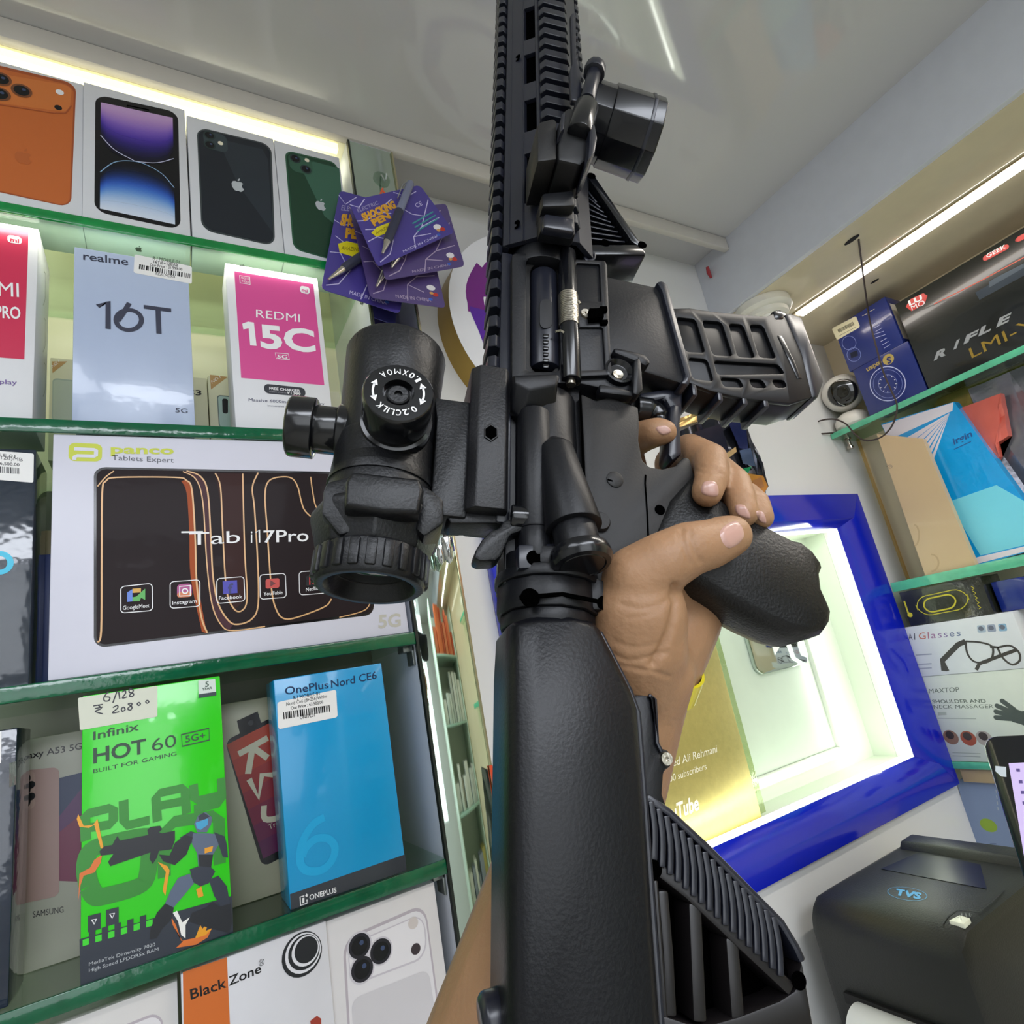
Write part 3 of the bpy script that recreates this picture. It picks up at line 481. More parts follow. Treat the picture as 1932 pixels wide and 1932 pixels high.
BB.text('lettering', K, 'R J MOBILE 01', (554, 1320), (603, 1311), (553, 1313), 4, .01); BB.text('lettering', K, 'Nord Ce6 (8+256)White', (540, 1332), (617, 1316), (540, 1325), 4, .01); BB.text('lettering', K, 'Our Price : 43,500.00', (549, 1339), (610, 1327), (548, 1333), 4, .01); BB.barcode('barcode', K, (534, 1344), (623, 1330), (535, 1357), 4, 9); BB.text('lettering', K, 'ONEPL01', (566, 1357), (594, 1352), (565, 1351), 4, .01)
BB.pl('lettering', CY, [(612, 1542), (590, 1556), (570, 1590), (566, 1625), (578, 1642), (605, 1642), (625, 1625), (632, 1600), (620, 1583), (598, 1582), (578, 1598), (570, 1616)], .0062, 2, 5)
BB.text('lettering', LW, 'ONEPLUS', (584, 1698), (635, 1683), (583, 1688), 3, .02); BB.pl('lettering', LW, [(574, 1690), (566, 1692), (567, 1708), (579, 1704), (579, 1697)], .0009, 3); BB.text('lettering', LW, '1', (570, 1704), (574, 1703), (570, 1694), 3, .02); BB.pl('lettering', LW, [(576, 1690), (581, 1688)], .0009, 3); BB.pl('lettering', LW, [(578, 1686), (579, 1692)], .0009, 3)
# ================================================================ lowest row
BZN = carton('accessory_box', 'white box with orange side band and black swirl emblem in the bottom row', 'box', (352, 2210), (645, 2080), (345, 1833), (610, 1742), SZ[4], 'Y', .584, .584, .05, mat('d8d8de', .4))
BZN.pp('printed_panel', ink('d06a22', .4), [(345, 1834), (428, 1806), (437, 2000), (348, 2030)], 1)
BZN.text('lettering', K, 'Black', (360, 1886), (428, 1862), (358, 1866), 2, .015); BZN.text('lettering', K, 'Zone', (432, 1860), (493, 1834), (431, 1842), 2, .015); BZN.text('lettering', ink('444444'), '®', (488, 1824), (499, 1820), (488, 1811), 2)
BZN.pe('emblem', ink('16181e'), (570, 1800), .0155, L=2); 
for j, (c, r) in enumerate((((572, 1797.5), .0138), ((573.6, 1795.8), .0122), ((576, 1793.2), .0106), ((577.6, 1791.4), .0091))): BZN.pe('emblem', ink('e4e4ea') if j % 2 == 0 else ink('16181e'), c, r, L=3 + j)
BZN.pp('pattern_print', ink('a03a2a'), [(585, 1926), (598, 1916), (606, 1922), (606, 1940), (588, 1945)], 2)
PH = carton('phone_box', 'white box with silver three lens phone at the right end of the bottom row', 'box', (640, 2080), (862, 1990), (612, 1742), (818, 1662), SZ[4], 'Y', .587, .587, .05, mat('d9d6d6', .4), 'white phone boxes of the bottom row')
def bigphone(p, dx, dy, ):
    s = lambda *c: tuple((x + dx, y + dy) for x, y in c)
    p.rr(PK, ink('b9b0b8', .3), s((646, 1772), (802, 1704), (842, 2000), (664, 2080)), .17, 1); p.rr(PK, ink('e2dfe2', .3), s((651, 1776), (800, 1711), (838, 2000), (668, 2080)), .16, 2); p.rr('camera_bar_print', ink('c9c3cb', .3), s((653, 1784), (800, 1721), (807, 1806), (664, 1860)), .17, 3); p.rr('camera_bar_print', ink('e6e3e6', .3), s((655, 1786), (798, 1724), (804, 1803), (665, 1856)), .16, 4); p.rr(PK, ink('cfccd0', .3), s((663, 1885), (808, 1828), (835, 2000), (674, 2060)), .1, 4)
    for c in s((678, 1784), (718, 1794), (683, 1828)): p.pe('camera_lens_print', ink('cfcbd2', .2), c, .0105, L=5); lens(p, c, .0092, 6, '24222a', '100e14')
    for c, m, r in ((s((779, 1741))[0], ink('cfc6c2'), .0046), (s((784, 1790))[0], ink('3a3034'), .0043)): p.pe('sensor_print', m, c, r, L=5)
bigphone(PH, 0, 0)
PH2 = carton('phone_box', 'white box with silver phone top just showing at the bottom picture edge', 'box', (80, 2330), (345, 2215), (70, 1950), (340, 1846), SZ[4], 'Y', .592, .592, .04, mat('d5d2d0', .4), 'white phone boxes of the bottom row')
PH2.rr(PK, ink('b9b0b8', .3), ((140, 1972), (306, 1905), (330, 2200), (150, 2270)), .17, 1); PH2.rr(PK, ink('e2dfe2', .3), ((146, 1976), (303, 1911), (326, 2200), (154, 2270)), .16, 2); PH2.rr(PK, ink('c4bcc4', .3), ((158, 1988), (296, 1926), (318, 2200), (166, 2270)), .14, 3); PH2.rr(PK, ink('e4e1e4', .3), ((161, 1991), (294, 1930), (316, 2200), (168, 2270)), .14, 4)
# ================================================================ round sign on the front wall
sg = empty('round_sign', M.Translation((.5082, WA, .4874)))
B().lathe((0, 0, 0), (0, -1, 0), [(.0, .1632), (.043, .1632)], n=72).build('gold_rim', mat('a98a3e', .35, .55, var=.08), sg)
B().lathe((0, -.0432, 0), (0, -1, 0), [(0, .1640), (.0006, .1640)], n=72).build('white_disc', mat('f0f0f4', .2, coat=.5, var=.01), sg)
tag(sg, 'round white sign with gold rim and purple brush ring, behind the rifle', 'sign')
sf = Face(sg, 1, 1, y0=-.0439)
def rr_(p): x, y = sf.px(*p); return math.hypot(x, y)
ro, ri = rr_((880, 562)), rr_((917, 600))
PUR = ink('5a1aa2', .25, coat=.5); PU2 = ink('7a1a86', .25, coat=.5)
for k in range(72):
    a, b = math.radians(k * 5), math.radians(k * 5 + 5.2)
    def rad(t, r): return r + .006 * math.sin(3 * t + 1) + .003 * math.sin(7 * t)
    m = PU2 if 100 < k * 5 < 172 else PUR
    if 118 < k * 5 < 140: continue
    sf.poly('brush_ring', m, [(rad(a, ri) * math.cos(a), rad(a, ri) * math.sin(a)), (rad(a, ro) * math.cos(a), rad(a, ro) * math.sin(a)), (rad(b, ro) * math.cos(b), rad(b, ro) * math.sin(b)), (rad(b, ri) * math.cos(b), rad(b, ri) * math.sin(b))], 1)
sf.pp('brush_ring', PU2, [(924, 486), (905, 510), (893, 515), (886, 545), (898, 560), (930, 560)], 2)
sf.pl('brush_ring', PU2, [(895, 512), (888, 535), (884, 565), (885, 588)], .003, 3, 4)
wl = tag(B().box((0, -.001, 0), (.001, -.0005, .001)).build('wall_lettering', K), 'dark wall lettering beside the round sign, hidden by the magazine', 'lettering'); wl.matrix_world = M.Translation((.985, WA, .386)); bpy.context.view_layer.update()
wf = Face(wl, 1, 1); vs, fs = glyphs('- 01', .02); wf.items[('digits', ink('5a5a66'), 3)] = ([(x * .09, y * .038) for x, y in vs], list(fs))
# ================================================================ pen cards on a clear hook
hk = empty('adhesive_hook', M.Translation(onY(720, 338, DF)))
B().lathe((0, 0, 0), (0, -1, 0), [(0, .011), (.0012, .011)], n=20).build('hook_base', glass('e6efe8', .3), hk)
B().tube([(0, -.001, .006), (0, -.004, .0), (.001, -.006, -.008), (.001, -.012, -.011), (.001, -.016, -.006)], .0011, 8).build('hook_wire', mat('c9d0cc', .15, .6), hk)
tag(hk, 'small clear stick-on hook on the mirror strip holding the pen cards', 'hook')
tie = B().tube([onY(722, 356, .566), onY(718, 366, .563), onY(727, 376, .556), onY(731, 387, .552)], .0012, 8).tube([onY(720, 358, .566), onY(729, 368, .562), onY(724, 380, .556), onY(722, 389, .552)], .0012, 8).build('card_tie', mat('f2663a', .4)); tag(tie, 'orange twisted tie holding the pen cards on the hook', 'tie')
CP = mat('4b3f92', .3, coat=.4, var=.08, scale=30); CP2 = mat('55457c', .3, coat=.4, var=.08); CLR = glass('f2f0f6', .15)
def card(lbl, c4, y, pen, bright, texts):
    tl, tr, br, bl = [onY(*p, y) for p in c4]; ux = (tr - tl).normalized(); n = V((0, 1, 0)); up = n.cross(ux) * -1
    if up.z < 0: up = -up
    mw = M((ux, n, ux.cross(n))).transposed().to_4x4(); mw.translation = bl; inv = mw.inverted()
    pts = [(lambda q: (q.x, q.z))(inv @ p) for p in (tl, tr, br, bl)]; P = []
    for i in range(4):
        a, b, c = V(pts[i - 1]), V(pts[i]), V(pts[(i + 1) % 4])
        d0, d1 = (a - b).normalized() * .005, (c - b).normalized() * .005
        P += [tuple(b + d0), tuple(b + d0 * .3 + d1 * .3), tuple(b + d1)]
    o = B().prism(P, lambda p: (p[0], 0, p[1]), lambda p: (p[0], .0008, p[1])).build('pen_card', CP if bright else CP2); o.matrix_world = mw; bpy.context.view_layer.update()
    tag(o, lbl, 'pen card', 'shock pen cards on the hook'); f = Face(o, 1, 1)
    z = lambda a, b: tuple((V(c4[0]) * (1 - a) * (1 - b) + V(c4[1]) * a * (1 - b) + V(c4[2]) * a * b + V(c4[3]) * (1 - a) * b))
    LG = ink('cfc8ee' if bright else 'b9a8c4', .3)
    for pl in ([(0, .05), (.1, .12), (.22, .02)], [(.0, .3), (.12, .33), (.3, .26), (.45, .34)], [(.02, .62), (.15, .6), (.3, .75), (.2, .9), (.05, .95)], [(.3, .75), (.38, .55)], [(.5, .98), (.55, .8), (.7, .7), (.8, .55), (.97, .3)], [(.55, .8), (.75, .86)], [(.7, .7), (.95, .66)], [(.62, .02), (.75, .15), (.9, .1)], [(.8, .55), (.68, .45), (.6, .3)], [(.4, .2), (.55, .12)], [(.05, .45), (.2, .5), (.3, .6)]): f.pl('lightning_print', LG, [z(*p) for p in pl], [.0012] * 0 or .0011, 1)
    YE = ink('e6a82a', .4)
    if texts:
        f.text('lettering', ink('9a92c0'), 'ELECTRIC', z(.06, .19), z(.36, .15), z(.06, .135), 2, .02)
        f.text('lettering', YE, 'SHOCKING', z(.08, .33), z(.55, .27), z(.08, .22), 2, .06); f.text('lettering', YE, 'PEN', z(.17, .44), z(.42, .40), z(.16, .345), 2, .06)
        f.pp('printed_burst', ink('e8d820', .4), [z(.1, .52), z(.2, .47), z(.42, .46), (z(.4, .54)), z(.3, .6), z(.14, .6)], 2); f.text('lettering', ink('7a6a1a'), 'AMAZING', z(.15, .57), z(.38, .53), z(.15, .53), 3, .03)
        f.text('lettering', LG, 'CE', z(.78, .38), z(.87, .36), z(.78, .3), 2)
        for i in range(3): f.pl('small_print', ink('3f9a9a'), [z(.62, .60 + .07 * i), z(.93, .53 + .07 * i)], .0016, 2)
    f.text('lettering', LG, 'MADE IN CHINA', z(.35, .965), z(.82, .955), z(.35, .925), 2, .01)
    x0 = z(.86, .80); f.pe('puff_print', ink('e9e6ea'), x0, .006, .004, L=2, n=9); f.pe('puff_print', ink('c0392f'), z(.9, .87), .004, .003, L=2, n=7); f.pe('puff_print', ink('3a5fc0'), z(.82, .93), .003, .002, L=2, n=6); f.pe('puff_print', ink('d09a5a'), z(.85, .86), .003, .002, L=3, n=7)
    (a, b) = pen; A = f.px(*a); Bp = f.px(*b); A, Bp = V((A[0], -.0065, A[1])), V((Bp[0], -.0065, Bp[1])); d = Bp - A; r = .0048
    B().tube([A, A + d * .02, A + d * .36, A + d * .42], [r * .7, r, r, r * 1.05], 16).build('pen_barrel', mat('7d829a', .3), o)
    B().tube([A + d * .42, A + d * .5, A + d * .80, A + d * .84], [r * 1.05, r * 1.1, r * 1.1, r * .9], 16).build('pen_grip', mat('34364a', .45), o)
    B().tube([A + d * .84, A + d * .96, A + d], [r * .85, r * .4, r * .25], 16).build('pen_tip', mat('c6c2ba', .2, .9), o)
    nrm = V((d.z, 0, -d.x)).normalized(); B().tube([A + d * .04 + nrm * r, A + d * .08 + nrm * r * 1.6, A + d * .28 + nrm * r * 1.5], .0007, 6).build('pen_clip', mat('b9bcc6', .2, .9), o)
card('purple shock pen card frontmost of the hanging bunch, whole face showing', ((657, 380), (792, 349), (858, 438), (713, 504)), .5335, ((772, 352), (718, 486)), 1, 1)
card('purple shock pen card just under the frontmost one, right corner sticking out', ((700, 400), (842, 384), (877, 502), (727, 529)), .546, ((800, 395), (735, 512)), 0, 0)
card('purple shock pen card in the middle of the bunch, lower right corner lowest', ((657, 382), (800, 405), (841, 581), (699, 562)), .5585, ((790, 395), (707, 548)), 0, 0)
card('purple shock pen card rearmost of the bunch, spread out to the left', ((641, 359), (790, 400), (754, 592), (606, 545)), .571, ((772, 425), (617, 534)), 1, 1)
# ================================================================ lit niche with blue frame
fr = empty('niche_frame', M.Translation((.8, WA, 0))); tag(fr, 'blue framed lit niche in the front wall behind the rifle grip', 'frame')
def fpart(root, name, b, m, bev=0, **k):
    o = b.build(name, m, bev=bev, **k); o.parent = root; o.matrix_parent_inverse = root.matrix_world.inverted(); return o
BLU = mat('0b1eb8', .14, coat=.3, var=.06); IX0, IX1, IZ0, IZ1 = .40, 1.180, -.289, .172; YF = .650
def bar4(y0, y1, o, i0, i1):                                # four mitred bars: outer rect, inner rect front, inner rect back
    (a, b, c, d), (e, f, g, h), (k, l, m, n) = o, i0, i1
    O = [(a, b), (c, b), (c, d), (a, d)]; I = [(e, f), (g, f), (g, h), (e, h)]; J = [(k, l), (m, l), (m, n), (k, n)]; out = []
    for i in range(4):
        j = (i + 1) % 4; out.append(B().hexa([(*[O[i][0]], y1, O[i][1]), (O[j][0], y1, O[j][1]), (J[j][0], y1, J[j][1]), (J[i][0], y1, J[i][1]), (O[i][0], y0, O[i][1]), (O[j][0], y0, O[j][1]), (I[j][0], y0, I[j][1]), (I[i][0], y0, I[i][1])]))
    return out
for b in bar4(YF, WA - .0003, (FX0, FZ0, FX1, FZ1), (IX0, IZ0, IX1, IZ1), (NX0 + .001, NZ0 + .001, NX1 - .001, NZ1 - .001)): fpart(fr, 'frame_bar', b, BLU, .0008)
NB = .737; NW = mat('dfe8d8', .4, var=.02)
fpart(fr, 'niche_back', B().box((NX0, NB, NZ0), (NX1, NB + .01, NZ1)), NW)
for a, b in (((NX0 - .01, WA + .0305, NZ0 - .01), (NX0, NB + .01, NZ1 + .01)), ((NX1, WA + .0305, NZ0 - .01), (NX1 + .01, NB + .01, NZ1 + .01)), ((NX0, WA + .0305, NZ1), (NX1, NB + .01, NZ1 + .01)), ((NX0, WA + .0305, NZ0 - .01), (NX1, NB + .01, NZ0))): fpart(fr, 'niche_side', B().box(a, b), NW)
LED = mat('f8ffec', emit=2.6, var=0)
for a, b in (((NX1 - .004, WA + .002, NZ0 + .002), (NX1 - .0005, WA + .018, NZ1 - .002)), ((NX0 + .0005, WA + .002, NZ0 + .002), (NX0 + .004, WA + .018, NZ1 - .002)), ((NX0 + .005, WA + .002, NZ0 + .0005), (NX1 - .005, WA + .018, NZ0 + .003)), ((NX0 + .005, WA + .002, NZ1 - .003), (NX1 - .005, WA + .018, NZ1 - .0005))): fpart(fr, 'light_strip', B().box(a, b), LED)
# award plaques
GOLD = mat('c6b873', .34, .7, var=.12, bump=.06, bs=200, scale=120)
gp = B().box((.47, .687, NZ0 + .0004), (.749, .692, .075)).build('award_plaque', GOLD, bev=.0008); tag(gp, 'brushed gold award plaque with white lettering in the lit niche', 'plaque')
fpart(gp, 'acrylic_backing', B().box((.46, .6925, NZ0 + .003), (.767, .700, .085)), glass('dfe6c8', .1), .0008)
gp0 = empty('t', M.Translation((.47, .687, NZ0))); bpy.context.view_layer.update(); gf = Face(gp, .28, .3, mw=gp0.matrix_world.copy()); bpy.data.objects.remove(gp0); PW = ink('f0ecd4', .5)
gf.text('lettering', PW, 'ed Ali Rehmani', (1270, 1446), (1353, 1419), (1269, 1430), 2, .0); gf.text('lettering', PW, '000 subscribers', (1257, 1478), (1333, 1451), (1256, 1464), 2, -.005); gf.text('lettering', PW, 'uTube', (1268, 1548), (1319, 1527), (1266, 1518), 2, .03)
sp = empty('silver_award', M.Translation((.9, .735, -.24))); tag(sp, 'pale silver framed award with play button, right of the gold plaque', 'award')
SA = (.66, -.242, 1.032, .128); fpart(sp, 'face_panel', B().box((.68, .722, -.225), (1.015, .726, .11)), mat('c9d8c6', .25, coat=.4, var=.03))
for b in bar4(.716, .7365, SA, (.675, -.227, 1.017, .113), (.68, -.222, 1.012, .108)): fpart(sp, 'frame_bar', b, mat('e6efdf', .2, coat=.5), .001)
MIR = mat('c4ccc6', .06, 1, var=.02)
fpart(sp, 'play_button', B().prism(rrect(.858, -.078, 1.004, .022, .018), lambda p: (p[0], .7215, p[1]), lambda p: (p[0], .713, p[1])), MIR, .002)
fpart(sp, 'play_triangle', B().prism([(.912, -.052), (.958, -.022), (.912, .006)], lambda p: (p[0], .7128, p[1]), lambda p: (p[0], .7122, p[1])), ink('f2f6f0'))
# ================================================================ crinkled shiny bag on the front wall
def plate(name, lbl, cat, pts, pl, d, th, m, group=None, crumple=0, seg=10):
    f = onY if pl == 'Y' else onX; P = [f(*p, d) for p in pts]; n = V((0, 1, 0)) if pl == 'Y' else V((1, 0, 0)); ux = V((1, 0, 0)) if pl == 'Y' else V((0, -1, 0)); o0 = P[0].copy()
    mw = M((ux, n, V((0, 0, 1)))).transposed().to_4x4(); mw.translation = o0; inv = mw.inverted(); q = [(lambda r: (r.x, r.z))(inv @ p) for p in P]
    b = B().prism(q, lambda p: (p[0], 0, p[1]), lambda p: (p[0], th, p[1]))
    if crumple:
        bm = b.bm; bmesh.ops.triangulate(bm, faces=bm.faces[:]); bmesh.ops.subdivide_edges(bm, edges=bm.edges[:], cuts=3, use_grid_fill=True); bmesh.ops.triangulate(bm, faces=bm.faces[:])
        for v in bm.verts:
            if v.co.y < th * .5: v.co.y += crumple * (mnoise.noise(v.co * 45) - .6 * abs(mnoise.noise(v.co * 20))) 
    o = b.build(name, m, angle=20 if crumple else 32); o.matrix_world = mw; bpy.context.view_layer.update(); tag(o, lbl, cat, group); return o, Face(o, 1, 1)
bag, bf = plate('foil_bag', 'crinkled dark shiny foil bag with orange corner on the wall behind the fingers', 'bag', [(1282, 905), (1284, 812), (1345, 788), (1392, 783), (1408, 805), (1420, 860), (1440, 900), (1449, 918), (1440, 934), (1400, 938), (1330, 935)], 'Y', .640, .012, mat('3a3c44', .12, .75, var=.3, scale=50), None, .012)
bf.y0 = -.012
for c, p in (('2c3566', [(1375, 800), (1395, 788), (1408, 810), (1412, 850), (1395, 845)]), ('56688a', [(1395, 850), (1416, 845), (1425, 880), (1402, 875)]), ('2fa06a', [(1398, 885), (1418, 880), (1410, 895), (1400, 905)]), ('e59a45', [(1404, 892), (1440, 898), (1449, 918), (1440, 933), (1408, 934)]), ('c98a58', [(1406, 912), (1436, 900), (1442, 918), (1412, 932)]), ('2e2f40', [(1310, 815), (1360, 800), (1375, 850), (1335, 870)]), ('e8c38a', [(1366, 858), (1388, 843), (1390, 852), (1370, 868)])): bf.pp('foil_facet', mat(c, .15, .5, var=.2, scale=60), p, 1)
strip, _ = plate('foil_glow_strip', 'bright gold foil strip above the crinkled shiny bag, painted with warm wall light', 'foil', [(1282, 806), (1281, 790), (1345, 766), (1366, 766), (1366, 782)], 'Y', .648, .004, mat('d9b877', .2, .7, var=.2), None, .004)  # gold band over the bag, warm light on the wall put into its colour
# ================================================================ right wall: shelves
SX = 1.22; RZ = [.36, .035, -.295]; RTH = [.012, .018, .012]; RY = [.6625, .648, .652]
GE = mat('5fc49a', .15, coat=.5, var=.25, bump=.15, bs=80, scale=60)
for i in range(3):
    g = B().box((SX + .003, -.5, RZ[i] - RTH[i]), (1.3195, RY[i], RZ[i])).build('glass_shelf', glass('e2f2e6'))
    B().box((SX, -.5, RZ[i] - RTH[i]), (SX + .003, RY[i], RZ[i])).build('front_edge', GE, g, bev=.001)
    tag(g, ['pale green edged glass shelf under the long black rifle box on the right', 'pale green edged glass shelf under the tan board on the right', 'pale green edged glass shelf under the massager box on the right'][i], 'shelf', 'glass shelves of the right wall')
for p in ((1560, 846), (1607, 850)):                          # chrome pegs
    q = onX(*p, 1.26); B().lathe((q.x, q.y, .3478), (0, 0, -1), [(0, .007), (.003, .007), (.004, .004), (.018, .004), (.019, .007), (.024, .007)], 16).build('shelf_peg', mat('b8ada0', .15, 1)).select_set(False); o = bpy.context.scene.objects[-1] if False else None
pegs = [o for o in COL.objects if o.name.startswith('shelf_peg')]
for o, l in zip(pegs, ('left chrome peg under the pale green shelf with the rifle box', 'right chrome peg under the pale green shelf with the rifle box')): tag(o, l, 'peg', 'chrome pegs')
def cx(name, lbl, cat, y0, y1, z, h, x, dp, m, group=None, bev=.001):
    mw = M(((0, -1, 0), (1, 0, 0), (0, 0, 1))).transposed().to_4x4(); mw.translation = (x, y0, z + .0004)
    o = B().box((0, 0, 0), (y0 - y1, dp, h)).build(name, m, bev=bev); o.matrix_world = mw; bpy.context.view_layer.update(); tag(o, lbl, cat, group); f = Face(o, y0 - y1, h); f.depth = dp; return f
NVY = mat('1f2e74', .25, coat=.5, var=.1, bump=.1, bs=60); PB = ink('8fa0e0', .3)
w2 = cx('watch_box', 'dark blue watch box with printed dial, lower of the two beside the rifle box', 'box', .577, .4672, RZ[0], .103, SX + .002, .07, NVY, 'blue watch boxes')
w1 = cx('watch_box', 'dark blue watch box with cream price sticker, upper of the two beside the rifle box', 'box', .584, .4752, RZ[0] + .1034, .104, SX + .003, .07, NVY, 'blue watch boxes')
w1.rr('price_sticker', ink('e8e0bc', .5), ((1569, 620), (1615, 596), (1623, 617), (1579, 642)), .08, 1); w1.barcode('barcode', K, (1580, 622), (1609, 607), (1583, 628), 2, 5); w1.pl('small_print', ink('8a8060'), [(1583, 634), (1615, 617)], .001, 2)
for c in ((1602, 647), (1611, 669)): w1.pl('dial_print', PB, [(c[0] + 13 * math.cos(a), c[1] + 13 * math.sin(a)) for a in [2 * math.pi * k / 20 for k in range(20)]], .0008, 1, 0, True)
w1.pp('dial_print', ink('1a2038'), [(1604, 666), (1617, 661), (1619, 671), (1606, 676)], 2)
for i in range(8): w1.pl('small_print', ink('b8c0e8'), [(1646 + i * 3.1 - (9 if i in (3, 4) else 0), 613 + i * 6.3), (1658 + i * 3.1, 606 + i * 6.3)], .0009, 1)
w1.pl('small_print', ink('d8d4b0'), [(1627, 596), (1636, 592)], .001, 1); w1.pl('small_print', ink('d8d4b0'), [(1641, 588), (1650, 583)], .001, 1)
for r, wd in ((34, .0016), (28, .0006), (18, .0006)): w2.pl('dial_print', ink('c9d0f0') if r == 34 else PB, [(1675 + r * .98 * math.cos(a), 724 + r * .95 * math.sin(a)) for a in [2 * math.pi * k / 32 for k in range(32)]], wd, 1, 0, True)
for k in range(12): a = math.radians(30 * k); w2.pl('dial_print', LW, [(1675 + 14 * math.cos(a), 724 + 14 * math.sin(a)), (1675 + 17 * math.cos(a), 724 + 17 * math.sin(a))], .0010, 2)
w2.pl('dial_print', LW, [(1669, 732), (1676, 722)], .0007, 2)
YK = ink('b9a25a', .3); w2.pe('emblem', YK, (1676, 678), .0105, L=1); w2.text('lettering', ink('1f2e74'), 'S', (1680, 672), (1672, 676), (1683, 684), 2, .03); w2.text('lettering', YK, 'exian', (1662, 680), (1634, 696), (1666, 688), 1, .03)
for w in (w1, w2): f = side_face(w, 'R'); f.rr('end_label', ink('d8d2c4', .5), tuple([(0, 0)] * 4), .1, 1) if False else f.poly('end_label', ink('d8d2c4', .5), [(.008, .012), (.05, .012), (.05, .09), (.008, .09)], 1)
RB = cx('toy_box', 'long black toy rifle box with red and gold lettering on the right top shelf', 'box', .4645, -.22, RZ[0], .181, SX + .002, .085, mat('191d1c', .25, coat=.4, var=.4, scale=12))
RR = ink('d4342c', .3); RB.pp('emblem', RR, [(1709, 579), (1717, 565), (1742, 553), (1750, 558), (1745, 573), (1720, 587)], 1)
RB.text('lettering', LW, 'LU', (1716, 577), (1741, 565), (1713, 568), 2, .04); RB.text('lettering', LW, 'MO', (1721, 586), (1746, 574), (1718, 577), 2, .04)
RB.pl('red_line_print', ink('d86a58'), [(1762, 574), (1850, 530), (2100, 395)], .0018, 1); RB.rr('printed_badge', RR, ((1853, 485), (1902, 459), (1905, 468), (1856, 494)), .12, 1); RB.rr('printed_badge', RR, ((1914, 450), (1990, 410), (1994, 420), (1917, 459)), .12, 1)
RB.text('lettering', LW, 'GEEK', (1862, 487), (1899, 467), (1860, 480), 2, .02)
CHR = mat('c9cdd2', .25, .6)
for l, a in (('R', (1762, 680)), ('I', (1799, 659)), ('F', (1818, 649)), ('L', (1846, 634)), ('E', (1880, 617))):
    w = 6 if l == 'I' else 23; RB.text('lettering', CHR, l, a, (a[0] + w, a[1] - w * .48), (a[0] + 6, a[1] - 17), 2, .05)
RB.text('lettering', ink('a98c3c', .3, metal=.3), 'LMI-YM', (1834, 676), (1995, 596), (1827, 657), 2, .03)
DGR = ink('39424c', .3)
RB.pp('rifle_print', DGR, [(1840, 552), (1932, 500), (2050, 440), (2060, 452), (1932, 520), (1848, 566)], 1); RB.pp('rifle_print', ink('5a646e', .3), [(1866, 532), (1875, 526), (1910, 508), (1932, 497), (1932, 505), (1866, 543)], 2)
# small indoor camera
cq = onX(1590, 742, 1.255); ic = empty('indoor_camera', M.Translation((cq.x, cq.y, RZ[0]))); tag(ic, 'small white round indoor camera with black lens face beside the watch boxes', 'camera')
WC = mat('e4e0d6', .3, coat=.3); cz = cq.z - RZ[0]; ax = V((-.83, -.42, -.25)).normalized()
B().lathe((0, 0, .0005), (0, 0, 1), [(0, .030), (.006, .034), (.018, .034), (.028, .028), (.034, .018)], 32).build('base', WC, ic)
B().lathe((0, 0, cz), (0, 0, 1), [(.040 * math.sin(math.radians(a)), max(.0005, .040 * math.cos(math.radians(a)))) for a in range(-90, 91, 12)], 36).build('head', WC, ic)
B().lathe(V((0, 0, cz)) + ax * .036, ax, [(-.006, .029), (.0015, .0275), (.004, .024), (.0055, .012), (.006, .001)], 36).build('lens_face', mat('15140f', .08, coat=.8), ic)
B().lathe(V((0, 0, cz)) + ax * .0415, ax, [(0, .011), (.0015, .010), (.0015, .007), (.0005, .001)], 24).build('lens_ring', mat('26241c', .1, .3), ic)
# stack under the second shelf
mx_ = cx('massager_box', 'white massager box at the bottom of the stack on the right', 'box', .6515, .42, RZ[2], .1500, SX + .002, .09, mat('d6ddd2', .35))
TG = ink('5f6b60', .4)
mx_.text('lettering', TG, 'MAXTOP', (1753, 1308), (1810, 1305), (1752, 1299), 1, .01); mx_.text('lettering', TG, 'SHOULDER AND', (1760, 1327), (1861, 1326), (1758, 1320), 1, .015); mx_.text('lettering', TG, 'NECK MASSAGER', (1762, 1337), (1875, 1336), (1761, 1330), 1, .015); mx_.pp('printed_badge', ink('a9b2a8'), [(1769, 1343), (1785, 1343), (1786, 1349), (1770, 1350)], 1)
for c, k in (((1794, 1391), '8a6a58'), ((1827, 1393), 'a05038'), ((1857, 1393), 'a8a09a')): mx_.pe('photo_spot', ink(k), c, .0125, L=1); mx_.pe('photo_spot', ink('3a302c'), (c[0] - 2, c[1] - 4), .007, L=2)
for y in (1420, 1426): mx_.pl('small_print', ink('9aa49a'), [(1797, y), (1850, y + 2)], .0012, 1)
mx_.pl('small_print', ink('9aa49a'), [(1770, 1355), (1842, 1356)], .0012, 1)
GLV = ink('4a5450', .4); mx_.pp('hand_print', GLV, [(1900, 1346), (1918, 1338), (1928, 1342), (1940, 1340), (1940, 1372), (1925, 1366), (1910, 1362)], 1)
for a, b in (((1892, 1323), (1915, 1340)), ((1882, 1332), (1912, 1345)), ((1880, 1343), (1910, 1350)), ((1880, 1354), (1912, 1356))): mx_.pl('hand_print', GLV, [a, b], .0082, 2); mx_.pe('hand_print', GLV, a, .0041, L=2)
ai = cx('glasses_box', 'white smart glasses box in the middle of the stack on the right', 'box', .6535, .473, RZ[2] + .1504, .0925, SX + .001, .08, mat('d9dde0', .3))
for t, c, x0, x1 in (('A', '5a5a66', 1714, 1722), ('I', '5a5a66', 1725, 1727), ('G', 'c06a50', 1734, 1747), ('l', 'b06a80', 1751, 1753), ('a', '9a6a96', 1757, 1766), ('s', '8a6a9a', 1770, 1777), ('s', '7a6a9c', 1781, 1788), ('e', '707a9c', 1792, 1801), ('s', '6a7a9c', 1805, 1813)): ai.text('lettering', ink(c), t, (x0, 1208 - (x0 - 1714) * .085), (x1, 1208 - (x1 - 1714) * .085), (x0 - 1, 1195 - (x0 - 1714) * .085), 1, .0)
